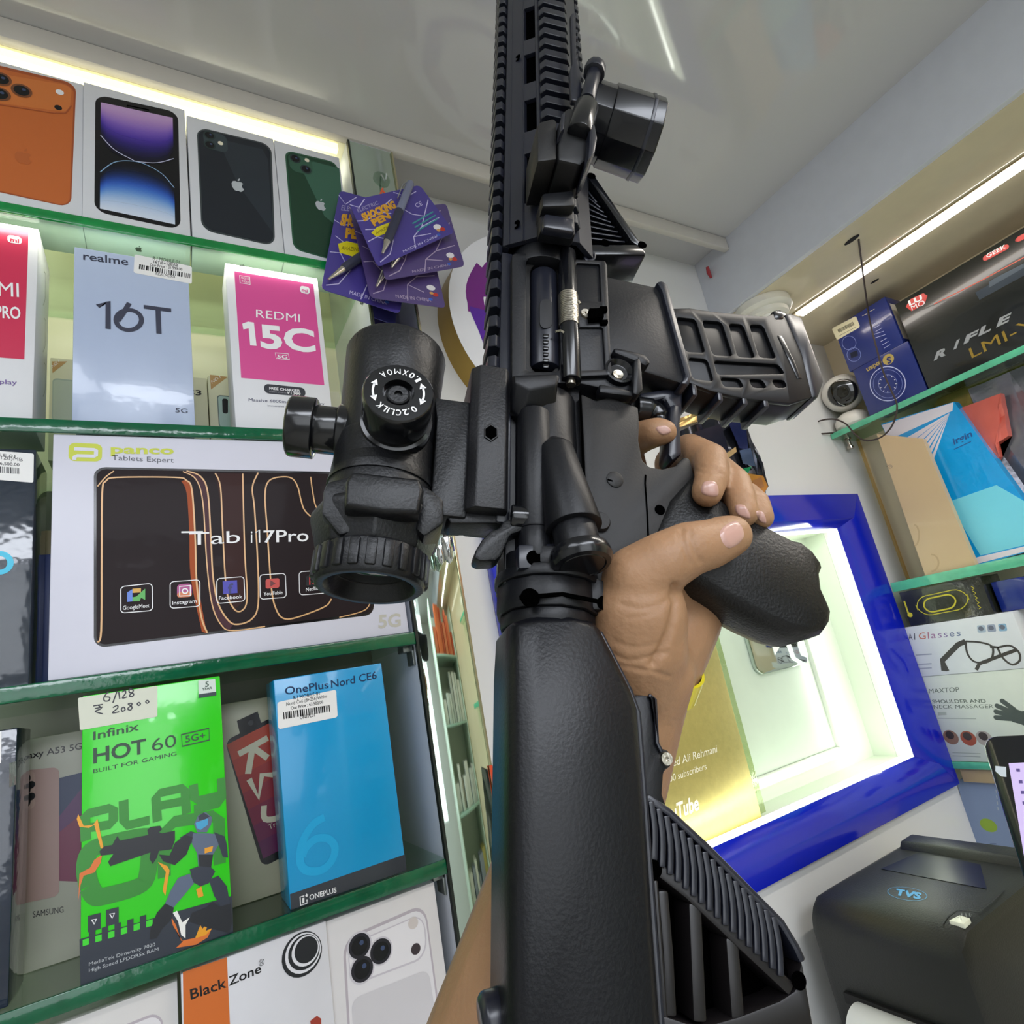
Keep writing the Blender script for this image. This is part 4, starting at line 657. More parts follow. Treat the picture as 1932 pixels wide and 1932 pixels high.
for x, c in ((1843, 'a8b8c8'), (1862, '9aa4b8'), (1883, '8ab0cc')): ai.rr('printed_badge', ink(c), ((x, 1180 - (x - 1843) * .07), (x + 15, 1179 - (x - 1843) * .07), (x + 18, 1193 - (x - 1843) * .07), (x + 2, 1194 - (x - 1843) * .07)), .2, 1); ai.pe('printed_badge', ink('6a7080'), (x + 8, 1186 - (x - 1843) * .07), .004, L=2)
BK = ink('3c3838', .3)
ai.pl('glasses_print', BK, [(1781, 1266), (1778, 1246), (1808, 1216), (1822, 1210)], .0085, 1); ai.pl('glasses_print', BK, [(1780, 1250), (1788, 1266)], .006, 1)
ai.pl('glasses_print', BK, [(1822, 1210), (1850, 1212), (1872, 1220), (1872, 1240), (1860, 1250), (1838, 1248), (1825, 1232), (1822, 1210)], .0032, 2, 4); ai.pl('glasses_print', BK, [(1882, 1222), (1905, 1218), (1922, 1230), (1924, 1246), (1910, 1254), (1893, 1242), (1882, 1222)], .0032, 2, 4); ai.pl('glasses_print', BK, [(1868, 1220), (1884, 1222)], .004, 2); ai.pl('glasses_print', BK, [(1842, 1264), (1848, 1252), (1880, 1240), (1918, 1226)], .0055, 2)
for y in (1234, 1252, 1260): ai.pl('small_print', ink('9aa0b0'), [(1728, y + 2), (1758, y)], .0022, 1)
kb = cx('key_box', 'black box with yellow outlined car key, top of the stack on the right', 'box', .6395, .5, RZ[2] + .2433, .0655, SX + .003, .07, mat('26281e', .25, coat=.5, var=.3, bump=.2, bs=60))
YL = ink('c9bc34', .3)
for c4, wd in ((((1723, 1129), (1822, 1108), (1832, 1146), (1737, 1164)), .0014), (((1739, 1132), (1800, 1119), (1806, 1145), (1748, 1157)), .0026)):
    kb.rr('key_print', YL, c4, .25, 1); p = kb.last; kb.items[('key_print', YL, 1)][1].pop(); kb.line('key_print', YL, p, wd, 2, True)
kb.pl('key_print', YL, [(1706, 1134), (1714, 1158)], .003, 1); kb.pe('key_print', YL, (1717, 1160), .0045, L=1)
for i in range(5): kb.pl('small_print', YL, [(1832 + i * 3.2, 1106 + i * 9), (1838 + i * 3.2, 1110 + i * 9), (1834 + i * 3.2, 1113 + i * 9)], .0012, 1)
cx('carton', 'deep blue carton lying on the glasses box behind the key box', 'box', .495, .40, RZ[2] + .2433, .052, SX + .02, .06, mat('0f2a86', .25, coat=.5))
# second shelf: tan board, blue pack, red pouch, foil
tb, tf = plate('tan_board', 'tan wood coloured board standing on the second right shelf', 'board', [(1747, 1090), (1654, 819), (1741, 828), (1843, 1071)], 'X', SX + .006, .012, mat('d0b48c', .35, coat=.2, var=.06, scale=12))
tf.text('lettering', ink('a8927a'), 'e', (1680, 875), (1672, 880), (1690, 884), 1)
for c, a, b in (((1725, 1010), 9, 20), ((1757, 1062), 14, 16)): tf.pl('ring_stain', ink('bfa27c', .4), [(c[0] + a * math.cos(t), c[1] + b * math.sin(t)) for t in [math.pi * k / 10 - 1.6 for k in range(11)]], .003, 1)
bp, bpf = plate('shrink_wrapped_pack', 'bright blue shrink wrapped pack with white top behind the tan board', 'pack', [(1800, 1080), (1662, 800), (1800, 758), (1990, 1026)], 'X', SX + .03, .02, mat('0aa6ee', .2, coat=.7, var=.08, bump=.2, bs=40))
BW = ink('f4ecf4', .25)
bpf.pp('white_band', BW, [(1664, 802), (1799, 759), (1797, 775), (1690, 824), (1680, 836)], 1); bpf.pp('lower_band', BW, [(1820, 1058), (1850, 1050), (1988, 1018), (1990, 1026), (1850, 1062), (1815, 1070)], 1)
for i in range(6): t = i / 5; bpf.pp('crease_ray', BW, [(1792, 779), (1700 + 45 * t, 832 + 60 * t), (1704 + 45 * t, 846 + 58 * t)], 2)  # creases of the film drawn in as white rays
bpf.pp('pale_panel', ink('7fe0f4', .25), [(1795, 945), (1880, 915), (1932, 945), (1985, 1016), (1850, 1048), (1812, 985)], 1)
bpf.text('lettering', ink('2a5a9a'), 'irgin', (1800, 839), (1835, 823), (1797, 827), 3, .02); bpf.pl('small_print', ink('2a5a9a'), [(1800, 848), (1832, 833)], .0015, 2)
rp, _ = plate('red_pouch', 'coral red pouch hanging right of the blue shrink wrapped pack', 'pouch', [(1856, 862), (1820, 800), (1806, 772), (1888, 742), (1903, 822), (1880, 838), (1885, 862), (1872, 882)], 'X', SX + .045, .015, mat('e06a5a', .35, coat=.3, var=.1), None, .006)
fo, _ = plate('foil_pouch', 'grey crinkled foil pouch at the right picture edge behind the red pouch', 'pouch', [(1960, 1060), (1850, 850), (1830, 735), (1932, 690), (2000, 660), (2040, 1040)], 'X', SX + .07, .02, mat('8f8f98', .2, .6, var=.3, bump=.4, bs=30), None, .012)
fo2, _ = plate('gold_reflection_sheet', 'gold sheet added for yellow reflections under the glass below the rifle box', 'pouch', [(1750, 790), (1770, 752), (1932, 680), (2000, 650), (2000, 720), (1850, 760)], 'X', SX + .094, .004, mat('d9c06a', .25, .6, var=.3, bump=.4, bs=40), None, .003)  # added sheet, its gold colour stands for reflections under the glass
# poster under the third shelf
po, pof = plate('lilac_poster', 'pale lilac poster with green dot below the lowest right shelf', 'poster', [(1846, 1625), (1806, 1478), (1812, 1470), (1930, 1466), (1990, 1640)], 'X', SX + .015, .004, mat('7f92b4', .3, coat=.4, var=.1, scale=10)); pof.pe('printed_dot', ink('8fae3a'), (1865, 1557), .013, .011, L=1); pof.pl('small_print', ink('5a6a8a'), [(1868, 1592), (1880, 1592)], .0015, 1)
cx('tan_block', 'tan wooden block under the lowest right shelf above the lilac poster', 'block', .645, .44, RZ[2] - RTH[2] - .024, .0236, SX + .006, .02, mat('b8a27c', .4))
# dome light / camera mount under the beam, cable, cable holes
dm = empty('ceiling_dome', M.Translation((1.008, .592, BZ))); DW = mat('e6e2d4', .3, coat=.3)
B().lathe((0, 0, -.0002), (0, 0, -1), [(0, .052), (.014, .053), (.019, .049), (.021, .045)], 48).build('mount_ring', DW, dm)
B().lathe((0, 0, -.021), (0, 0, -1), [(0, .044), (.008, .043), (.013, .038)], 48).build('middle_ring', DW, dm); B().lathe((0, 0, -.034), (0, 0, -1), [(0, .036), (.014, .034), (.026, .024), (.030, .008)], 48).build('dome', DW, dm)
tag(dm, 'round white stepped dome mount under the beam above the magazine', 'dome'); q = onZ(1403, 598, BZ)
tag(B().lathe((q.x, q.y, BZ - .0002), (0, 0, -1), [(0, .003), (.014, .003)], 12).build('yellow_plug', mat('d8b020', .4)), 'tiny yellow plug under the beam beside the white dome mount', 'plug')
for p, s, l in (((1607, 452), .013, 'black cable slot in the beam underside where the cable hangs out'), ((1650, 530), .008, 'small black slot in the beam underside right of the strip lamp')):
    q = onZ(*p, BZ); tag(B().prism(ell(0, 0, s, s * .42, 14), lambda a: (q.x + a[1], q.y + a[0], BZ - .0004), lambda a: (q.x + a[1], q.y + a[0], BZ - .0012)).build('cable_slot', ink('14120f', .6)), l, 'slot')
cpx = [(1640, 600), (1652, 650), (1666, 700), (1682, 738), (1692, 762), (1690, 785), (1680, 808), (1660, 826), (1632, 831), (1612, 818), (1596, 800), (1574, 791), (1550, 793), (1534, 801), (1527, 811), (1534, 818), (1555, 818)]
cp = [onZ(1620, 452, BZ - .001), onX(1626, 500, 1.085), onX(1632, 545, 1.14)] + [onX(*p, 1.196) for p in cpx] + [V((1.24, .655, .362))]
tag(B().tube(catmull(cp, 5), .0016, 8).build('cable', mat('3a2e2a', .5)), 'thin dark cable hanging from the beam and looping over the shelf end', 'cable')
tag(B().tube([V((BX - .012, WA - .035, CZ - .032)), V((BX - .006, WA - .03, CZ - .04)), V((BX - .003, WA - .03, CZ - .052))], [.003, .004, .002], 8).build('red_tag', mat('a03038', .5)), 'tiny red tag stuck in the ceiling corner above the white wall', 'tag')
# ================================================================ counter, printer, screen
ct = B().box((.34, .0, -.555), (1.3, WA - .001, -.525)).build('counter', mat('c9cac8', .25, coat=.2), bev=.003); B().box((.40, .08, -1.65), (1.28, WA - .01, -.5552)).build('counter_body', mat('d8d8d8', .4), ct); tag(ct, 'white shop counter under the black label printer', 'counter')
PX0, PX1, PY0, PY1, PZ0, PZ1 = .709, .985, .434, .622, -.5245, -.35
pr = empty('label_printer', M.Translation(((PX0 + PX1) / 2, (PY0 + PY1) / 2, PZ0))); tag(pr, 'black label printer with dark window and blue oval logo, lower right', 'printer')
PRM = mat('20221f', .42, var=.06, bump=.12, bs=500)
prof = [(PX0 + .006, PZ0 + .02), (PX0, PZ1 - .035), (PX0 + .006, PZ1 - .014), (PX0 + .026, PZ1 - .001), (PX0 + .06, PZ1), (PX1 - .03, PZ1), (PX1, PZ1 - .02), (PX1, PZ0 + .001), (PX0 + .02, PZ0 + .001)]
fpart(pr, 'housing', B().prism(prof, lambda p: (p[0], PY0, p[1]), lambda p: (p[0], PY1, p[1])), PRM, .012, angle=40)
prt = empty('t', M((V((0, -1, 0)), V((0, 0, -1)), V((1, 0, 0)))).transposed().to_4x4()); prt.matrix_world.translation = (PX0, PY1, PZ1); bpy.context.view_layer.update()
m4 = M((V((0, -1, 0)), V((0, 0, -1)), V((1, 0, 0)))).transposed().to_4x4(); m4.translation = (PX0, PY1, PZ1); bpy.data.objects.remove(prt)
pf = Face(pr, 1, 1, mw=m4, eps=.0002)
fpart(pr, 'window', B().prism([pf.px(*p) for p in ((1662, 1640), (1738, 1607), (1850, 1632), (1862, 1678))], lambda p: tuple(m4 @ V((p[0], -.0006, p[1]))), lambda p: tuple(m4 @ V((p[0], .004, p[1])))), mat('10151c', .3, spec=.25, var=.3), 0)
fpart(pr, 'lid_ridge', B().prism([(.925, PZ1 - .002), (.936, PZ1 + .009), (.968, PZ1 + .010), (.978, PZ1 - .01)], lambda p: (p[0], PY0 + .012, p[1]), lambda p: (p[0], PY1 - .012, p[1])), PRM, .004)
LB = ink('3aa8e8', .3); pf.pl('logo', LB, [(1712 + 37 * math.cos(a), 1687 + 12 * math.sin(a) + 4.5 * math.cos(a)) for a in [2 * math.pi * k / 30 for k in range(30)]], .0007, 2, 0, True); pf.text('logo', LB, 'TVS', (1688, 1688), (1737, 1697), (1692, 1677), 2, .05)
pf.pl('lid_groove', ink('0c0d0c', .6), [(1778, 1744), (1788, 1730), (1806, 1718), (1848, 1721), (1872, 1702), (1895, 1680)], .0012, 2)
fpart(pr, 'feed_button', B().prism([pf.px(*p) for p in ((1792, 1742), (1812, 1732), (1832, 1738), (1820, 1749))], lambda p: tuple(m4 @ V((p[0], -.003, p[1]))), lambda p: tuple(m4 @ V((p[0], .002, p[1])))), mat('d9dcc8', .3, emit=.25), .0006)
pf.pl('button_icon', ink('6a6e60'), [(1804, 1740), (1815, 1737), (1816, 1743)], .0009, 20)
for x in (1814, 1822, 1829): pf.pl('status_mark', ink('0c0d0c'), [(x, 1724), (x + 2, 1731)], .001, 2)
fpart(pr, 'label_slot', B().box((PX0 - .002, PY0 + .035, PZ0 + .066), (PX0 + .01, PY1 - .026, PZ0 + .078)), mat('080808', .6), .001)
sh = [V((PX0 + .002, 0, PZ0 + .072)), V((PX0 - .012, 0, PZ0 + .075)), V((PX0 - .028, 0, PZ0 + .069)), V((PX0 - .042, 0, PZ0 + .050)), V((PX0 - .048, 0, PZ0 + .028))]
fpart(pr, 'label_paper', B().loft([[p + V((0, PY0 + .045, 0)), p + V((0, PY1 - .045, 0)), p + V((0, PY1 - .045, .0006)), p + V((0, PY0 + .045, .0006))] for p in catmull([tuple(s) for s in sh], 4) for p in [V(p)]]), mat('e8eae4', .4))
ta = onX(1850, 1390, .64); tbm = onX(1927, 1932, .57); ex = (onZ(1932, 1386, ta.z) - ta).normalized(); dnv = (tbm - ta); dnv = (dnv - ex * dnv.dot(ex)); upv = -dnv.normalized(); nv = upv.cross(ex)
m5 = M((ex, nv, upv)).transposed().to_4x4(); m5.translation = ta + dnv * 1.02
H5 = dnv.length * 1.02; mo = B().prism(rrect(0, 0, .30, H5, .012), lambda p: (p[0], 0, p[1]), lambda p: (p[0], .022, p[1])).build('screen_terminal', mat('14161c', .12, coat=.7, var=.1), bev=.002); mo.matrix_world = m5; bpy.context.view_layer.update(); tag(mo, 'black bezelled touch screen at the lower right picture edge in front of the printer', 'screen')
mf = Face(mo, .3, H5); SCRM = mat('b9a8d0', .2, emit=.55, var=.03)
mf.pp('display', SCRM, [(1903, 1440), (2100, 1430), (2200, 1900), (1985, 1932)], 1); mf.pp('sticker', ink('dfe8ee', .2), [(1878, 1445), (1898, 1447), (1899, 1466), (1889, 1465), (1878, 1455)], 1)
for i, (x, y) in enumerate(((1917, 1450), (1922, 1472), (1926, 1492), (1929, 1512))): mf.pp('display_icon', ink('6a5a9a', .3), [(x, y), (x + 7, y), (x + 8, y + 6), (x + 1, y + 6)], 2)
for i in range(4): mf.pl('bezel_mark', ink('8a929a'), [(1879 + i * 1.2, 1490 + i * 11), (1880 + i * 1.2, 1496 + i * 11)], .0006, 1)
B().box((.11, .022, -.02), (.19, .05, .05)).build('stand', mat('14161c', .3), mo, bev=.004)
# ================================================================ rack behind the camera, seen in the mirror strip
rk = empty('stock_rack', M.Translation((.95, -1.2, -1.65))); tag(rk, 'glass stock rack behind the camera, seen only in the mirror strip', 'rack')
fpart(rk, 'back_board', B().box((.60, -1.40, -1.65), (1.30, -1.385, .55)), mat('dfe4d2', .4))
for x in (.61, 1.29): fpart(rk, 'upright', B().box((x - .012, -1.385, -1.65), (x + .012, -1.02, .55)), mat('c8d6c4', .3), .002)
rz = [-1.4, -1.05, -.70, -.35, -.0, .30]
for z in rz: fpart(rk, 'rack_shelf', B().box((.625, -1.384, z - .012), (1.275, -1.02, z)), mat('9fbfae', .2, coat=.4), .002)
rr = random.Random(4); pal = {5: ['d8603a', 'e07040', 'd05530', 'e8845a'], 4: ['d8d8d0', 'c8ccc4', 'b8bab4', 'e4e2d8'], 3: ['c9ccc6', 'e0e0da', 'b0a898', '8a9a94'], 2: ['3048c8', 'd0cfc4', '8a8f98', 'c2b26a'], 1: ['d8d8d2', 'b8c0c8', 'c8c0b0', '6a7078'], 0: ['b8c838', '3a3a3c', 'c2d048', 'd8d8d4']}
n = 0; ORD = ['first', 'second', 'third', 'fourth', 'fifth', 'sixth', 'seventh', 'eighth', 'ninth', 'tenth', 'eleventh', 'twelfth', 'thirteenth', 'fourteenth']; ORD2 = ['lowest', 'second lowest', 'third lowest', 'third highest', 'second highest', 'highest']
for k, z in enumerate(rz):
    x = .64
    while x < 1.22:
        w = rr.uniform(.05, .13); h = rr.uniform(.10, .24) if k != 2 else rr.uniform(.08, .18); w = min(w, 1.27 - x); n += 1
        o = B().box((0, 0, 0), (w * .95, .10, h)).build('stock_box', mat(rr.choice(pal[k]), .4), bev=.002); o.matrix_world = M.Translation((x, -1.14 - rr.uniform(0, .06), z + .0005)); cnt = sum(1 for q in COL.objects if q.get('rk') == k); o['rk'] = k; tag(o, 'stock box, %s from the left on the %s shelf of the stock rack' % (ORD[cnt], ORD2[k]), 'box', 'stock boxes on the rack'); x += w + rr.uniform(.004, .02)
pd = empty('metal_pendant', M.Translation(onY(840, 1000, DF - .002))); q = onY(846, 1046, DF - .014) - onY(840, 1000, DF - .002)
CM = mat('c4c6c4', .1, 1)
B().box((-.006, -.003, -.004), (.012, .0005, .012)).build('clip', CM, pd, bev=.001); B().tube([(q.x, q.y, .004), (q.x, q.y, q.z + .016)], .003, 10).build('pin', mat('3a302a', .3), pd); B().lathe((q.x, q.y, q.z + .018), (0, 0, -1), [(0, .0065), (.012, .0075), (.020, .0062), (.026, .003), (.028, .0006)], 24).build('bullet', CM, pd); B().lathe((q.x - .008, q.y + .002, q.z + .010), (0, 0, -1), [(0, .004), (.010, .0048), (.018, .003), (.02, .0005)], 20).build('bullet', CM, pd)
tag(pd, 'small chrome bullet pendant clipped to the mirror strip under the scope', 'pendant')
tp = B().box((0, 0, 0), (.0035, .0006, .075)).build('red_streak', mat('e0502c', .4)); a = onY(949, 1602, DF - .0062); tp.matrix_world = M.Translation((SPX + .0562, DF - .0017, a.z)); tag(tp, 'thin orange red reflection painted as a tape on the right edge of the mirror strip', 'streak')  # reflection along the mirror edge drawn as an added coloured strip
# ================================================================ toy rifle: local x forward, y up, z right; design unit mm at 1.25 x size
GS = .8
gW, dW, nW = V((.2527, .0771, .9645)), V((.9346, -.2775, -.2227)), V((-.2505, -.9576, .1422))
gW.normalize(); dW = (dW - gW * dW.dot(gW)).normalized(); nW = gW.cross(dW); nW = nW if nW.y < 0 else -nW
GM = M((gW, -dW, nW)).transposed().to_4x4(); GM.translation = V((.1867, .2242, .1221)) * GS; GMI = GM.inverted(); UN = .001 * GS
def g3(u, v, w): return V((u * UN, -v * UN, w * UN))
def gpx(x, y, w): q = GMI @ onP(x, y, GM @ g3(0, 0, w), nW); return (q.x / UN, -q.y / UN)
def gq(x, y, w): return g3(*gpx(x, y, w), w)
gun = empty('toy_rifle', GM); tag(gun, 'black toy rifle with scope held upright across the middle of the picture', 'toy rifle')
BLK = mat('0f1014', .42, spec=.38, var=.08, bump=.04, bs=900, scale=120); BLS = mat('1b1d27', .3, spec=.6, var=.05); MATT = mat('131212', .5, spec=.4, var=.06, bump=.05, bs=1100); DRK = mat('020202', 1, spec=0, var=.05); MGM = mat('0a0b0e', .36, spec=.3, var=.1); GLP = mat('0f1014', .22, spec=.5, coat=.2, var=.1); STL = mat('b8b2a4', .3, 1, bump=.1, bs=500)
def gb(name, b, m=BLK, bev=.0006, par=None, seg=2, angle=32): return b.build(name, m, par or gun, None, bev, seg, True, angle)
def ext(pts, w0, w1, wr=None, b=None, uv=0):
    q = pts if uv else [gpx(*p, w1 if wr is None else wr) for p in pts]; return (b or B()).prism(q, lambda p: g3(*p, w0), lambda p: g3(*p, w1))
def ubox(u0, u1, v0, v1, w0, w1, b=None): return ext([(u0, v0), (u1, v0), (u1, v1), (u0, v1)], w0, w1, b=b, uv=1)
def inset(q, d):
    n = len(q); A = sum(q[i][0] * q[(i + 1) % n][1] - q[(i + 1) % n][0] * q[i][1] for i in range(n)); s = 1 if A > 0 else -1; out = []
    for i in range(n):
        a, b, c = V(q[i - 1]), V(q[i]), V(q[(i + 1) % n]); e, f = (b - a).normalized(), (c - b).normalized(); n1, n2 = V((-e.y, e.x)) * s, V((-f.y, f.x)) * s; k = (n1 + n2); k = k / max(.35, k.length_squared) * 2 if k.length > 1e-6 else n1
        out.append(tuple(b + k * d * .5 * 1.0))
    return out
def pillow(q, layers, b=None): return (b or B()).loft([[g3(*p, w) for p in inset(q, d)] for w, d in layers])
def ribbon(q, wd, closed=False):
    P = [V(p) for p in q]; N = len(P); a = []; b = []
    for i in range(N):
        t = (P[min(i + 1, N - 1)] - P[max(i - 1, 0)]).normalized(); n = V((-t.y, t.x)) * wd / 2; a.append(tuple(P[i] + n)); b.append(tuple(P[i] - n))
    return a + b[::-1]
def bar(pts, wd, w0, w1, wr=None, b=None, sm=0):
    if sm: pts = catmull(pts, sm)
    return ext(ribbon([gpx(*p, w1 if wr is None else wr) for p in pts], wd), w0, w1, b=b, uv=1)
def rpoly(pts, r, n=3):                                       # rounded corners, pixels
    out = []
    for i in range(len(pts)):
        a, b, c = V(pts[i - 1]), V(pts[i]), V(pts[(i + 1) % len(pts)]); d0, d1 = (a - b), (c - b); k = min(r, d0.length * .45, d1.length * .45); p, q = b + d0.normalized() * k, b + d1.normalized() * k
        for j in range(n + 1): t = j / n; out.append(tuple(p * (1 - t) ** 2 + b * 2 * t * (1 - t) + q * t * t))
    return out
def holed(outer, holes, w0, w1, wr, bevel=.5):               # plate with openings cut through
    c = bpy.data.curves.new('p', 'CURVE'); c.dimensions = '2D'; c.fill_mode = 'BOTH'; c.extrude = max(.01, (w1 - w0) / 2 - bevel); c.bevel_depth = bevel; c.bevel_resolution = 1; c.offset = -bevel
    for pts in [outer] + holes:
        q = [gpx(*p, wr) for p in pts]; s = c.splines.new('POLY'); s.points.add(len(q) - 1); s.use_cyclic_u = True
        for k, (u, v) in enumerate(q): s.points[k].co = (u, v, 0, 1)
    o = bpy.data.objects.new('p', c); COL.objects.link(o); me = bpy.data.meshes.new_from_object(o); bpy.data.objects.remove(o); bpy.data.curves.remove(c)
    b = B(); b.bm.from_mesh(me); bpy.data.meshes.remove(me); bmesh.ops.remove_doubles(b.bm, verts=b.bm.verts[:], dist=.001)
    for v in b.bm.verts: v.co = g3(v.co.x, v.co.y, v.co.z + (w0 + w1) / 2)
    return b
def cyl(p0, p1, r, b=None, n=20, r1=None): return (b or B()).tube([g3(*p0), g3(*p1)], [r * UN, (r1 or r) * UN], n)
# ---------------------------------------------------------------- handguard
OCT = [(-42, 11), (-22, 22.5), (0, 22.5), (11, 14), (11, -14), (0, -22.5), (-22, -22.5), (-42, -11)]
HU0, HU1 = 104, 470
def octr(u, s, c=(-11, 0)): return [g3(u, c[0] + (v - c[0]) * s, w * s) for v, w in OCT]
gb('barrel_cover', B().loft([octr(HU0, .86), octr(HU1, .86)]), DRK, 0)
hg = B()
for i in range(8):
    if i == 0: continue
    (v0, w0), (v1, w1) = OCT[i], OCT[(i + 1) % 8]; q = lambda v, w, s: (-11 + (v + 11) * s, w * s)
    hg.hexa([g3(HU0, *q(v0, w0, .88)), g3(HU1, *q(v0, w0, .88)), g3(HU1, *q(v1, w1, .88)), g3(HU0, *q(v1, w1, .88)), g3(HU0, v0, w0), g3(HU1, v0, w0), g3(HU1, v1, w1), g3(HU0, v1, w1)])
(v0, w0), (v1, w1) = OCT[0], OCT[1]
def fc(u, t, s): v, w = v0 + (v1 - v0) * t, w0 + (w1 - w0) * t; return g3(u, -11 + (v + 11) * s, w * s)
def fpl(u0, u1, t0, t1, s0=.88, s1=1): hg.hexa([fc(u0, t0, s0), fc(u1, t0, s0), fc(u1, t1, s0), fc(u0, t1, s0), fc(u0, t0, s1), fc(u1, t0, s1), fc(u1, t1, s1), fc(u0, t1, s1)])
fpl(HU0, HU1, 0, .55); fpl(HU0, HU1, .91, 1); SL = [(135, 181), (203, 237), (256, 291.5), (310, 354), (375, 418)]
us = [HU0] + [x for s in SL for x in s] + [HU1]
for i in range(0, len(us), 2): fpl(us[i], us[i + 1], .55, .91)
fpl(HU0, HU1, .16, .18, 1, 1.025); fpl(HU0, HU1, .50, .53, 1, 1.02)
gb('handguard', hg, BLS, .0003, seg=1)
for u, t in ((118, .33), (290, .33), (440, .33)): n = (fc(u, t, 1) - fc(u, t, .9)).normalized(); gb('guard_screw', B().lathe(fc(u, t, .995), n, [(0, 3.2 * UN), (.6 * UN, 3.2 * UN), (.6 * UN, 1.6 * UN), (-.5 * UN, .1 * UN)], 16), DRK, 0)
def teeth(name, u0, u1, mk):
    b = B(); u = u0
    while u < u1: mk(b, u, u + 7.4); u += 13.7
    o = gb(name, b, BLS, .0003, seg=1); o['kind'] = 'stuff'; return o
def ttop(b, a, c): b.loft([[g3(a, -42, 9), g3(a, -45, 11), g3(a, -48.5, 9), g3(a, -48.5, -9), g3(a, -45, -11), g3(a, -42, -9)], [g3(c, -42, 9), g3(c, -45, 11), g3(c, -48.5, 9), g3(c, -48.5, -9), g3(c, -45, -11), g3(c, -42, -9)]])
def tside(b, a, c): b.loft([[g3(x, -20.5, 22), g3(x, -22, 25), g3(x, -19, 28.5), g3(x, -3, 28.5), g3(x, 0, 25), g3(x, -1.5, 22)] for x in (a, c)])
def tleft(b, a, c): b.loft([[g3(x, -20.5, -22), g3(x, -22, -25), g3(x, -19, -28.5), g3(x, -3, -28.5), g3(x, 0, -25), g3(x, -1.5, -22)] for x in (a, c)])
def tbot(b, a, c): b.loft([[g3(x, 11, 9), g3(x, 13, 11), g3(x, 16.5, 9), g3(x, 16.5, -9), g3(x, 13, -11), g3(x, 11, -9)] for x in (a, c)])
gb('rail_base', ubox(-70, 100, -42.5, -36, -10, 10), BLS); teeth('top_rail_teeth', -66, 466, ttop); teeth('right_rail_teeth', 112, 466, tside); teeth('left_rail_teeth', 112, 466, tleft); teeth('bottom_rail_teeth', 200, 466, tbot)
gb('barrel', B().lathe(g3(460, -14, 0), (1, 0, 0), [(0, 8 * UN), (90 * UN, 8 * UN), (90 * UN, 11 * UN), (130 * UN, 11 * UN), (130 * UN, 6 * UN)], 24), BLS)
# ---------------------------------------------------------------- upper receiver
up = ubox(-98, 100, -38, 1, -12, 8); up.lathe(g3(92, -17, 0), (1, 0, 0), [(0, 19.5 * UN), (13 * UN, 19.5 * UN)], 32); up.lathe(g3(-86, -18, 0), (1, 0, 0), [(0, 17.5 * UN), (90 * UN, 17.5 * UN)], 32)
gb('upper_receiver', up, BLK)
fo_ = [(967, 478), (1062, 476), (1068, 480), (1078, 716), (1070, 722), (966, 722)]
def pxr(x0, y0, x1, y1, r, w, n=6): return [gpx(*p, w) for p in rrect(x0, y0, x1, y1, r, n)]
def ring(outer, inner, w0, w1, b=None): return (b or B()).ringprism(outer, inner, lambda p: g3(*p, w0), lambda p: g3(*p, w1))
gb('port_frame', ring(pxr(966, 478, 1082, 722, 7, 15), pxr(993, 488, 1057, 701, 9, 15), 7, 15), BLK, .0004)
gb('port_liner', ring(pxr(985, 484, 1062, 712, 6, 12), pxr(1001, 495, 1051, 703, 20, 12), 7, 11.5), MATT, .0004)
gb('port_floor', ext([(990, 485), (1060, 485), (1060, 705), (990, 705)], 7.6, 8.4), DRK, 0)
bc = B().tube([gq(1025, 524, 7), gq(1028, 702, 7)], 8.4 * UN, 24); gb('bolt_carrier', bc, BLS)
gb('bolt_recess', ext(rrect(1018, 565, 1042, 620, 11), 15, 15.9, 15.5), mat('1b1c20', .6), .0002)
for i in range(6): gb('bolt_notch', ext([(1024, 631 + 11.5 * i), (1036, 632 + 11.5 * i), (1034, 638 + 11.5 * i), (1025, 637 + 11.5 * i)], 15, 16.2, 15.6), GLP, .0002)
hr = gb('hinge_rod', B().tube([gq(1069, 478, 16), gq(1078, 720, 16)], 5.2 * UN, 18), GLP)
hs = B(); 
for i in range(18): t = i / 18; a = gq(1071.5 + 2.4 * t, 560 + 58 * t, 16); b_ = gq(1071.5 + 2.4 * (t + .045), 560 + 58 * (t + .045), 16); hs.tube([a, b_], 5.6 * UN, 16)
gb('hinge_spring', hs, STL, 0, hr)['kind'] = 'stuff'
for p, q_ in (((1069, 466), (1069, 478)), ((1077, 718), (1077, 727))): gb('hinge_pin', B().tube([gq(*p, 16), gq(*q_, 16)], 2.4 * UN, 12), STL, 0, hr)
for p in (((1084, 566), (1092, 569), (1095, 573)), ((1048, 626), (1058, 624), (1064, 628))): gb('spring_leg', B().tube([gq(*c, 19) for c in p], .7 * UN, 6), STL, 0, hr)
dc = ext([(1083, 490), (1138, 492), (1146, 499), (1154, 704), (1148, 711), (1090, 710)], 13, 15); pc = gb('port_cover', dc, BLK)
gb('cover_rim', holed(rpoly([(1083, 490), (1143, 493), (1154, 708), (1090, 711)], 5), [rpoly([(1087, 497), (1131, 499), (1134, 570), (1089, 569)], 4), rpoly([(1091, 618), (1137, 618), (1142, 698), (1094, 700)], 4)], 14.6, 16.4, 16, .4), BLK, 0, pc); gb('cover_latch', ext([(1112, 581), (1139, 580), (1140, 598), (1114, 600)], 16, 20.5, b=ext([(1132, 577), (1146, 577), (1147, 586), (1133, 586)], 16, 18.5, b=ext([(1134, 603), (1147, 602), (1148, 609), (1135, 610)], 16, 18.5))), DRK, .0003, pc)
gb('cover_screw', B().lathe(gq(1105, 593, 16.4), (0, 0, 1), [(0, 3.2 * UN), (1.2 * UN, 2.9 * UN), (1.2 * UN, 1 * UN), (.6 * UN, .2 * UN)], 16), STL, 0, pc)
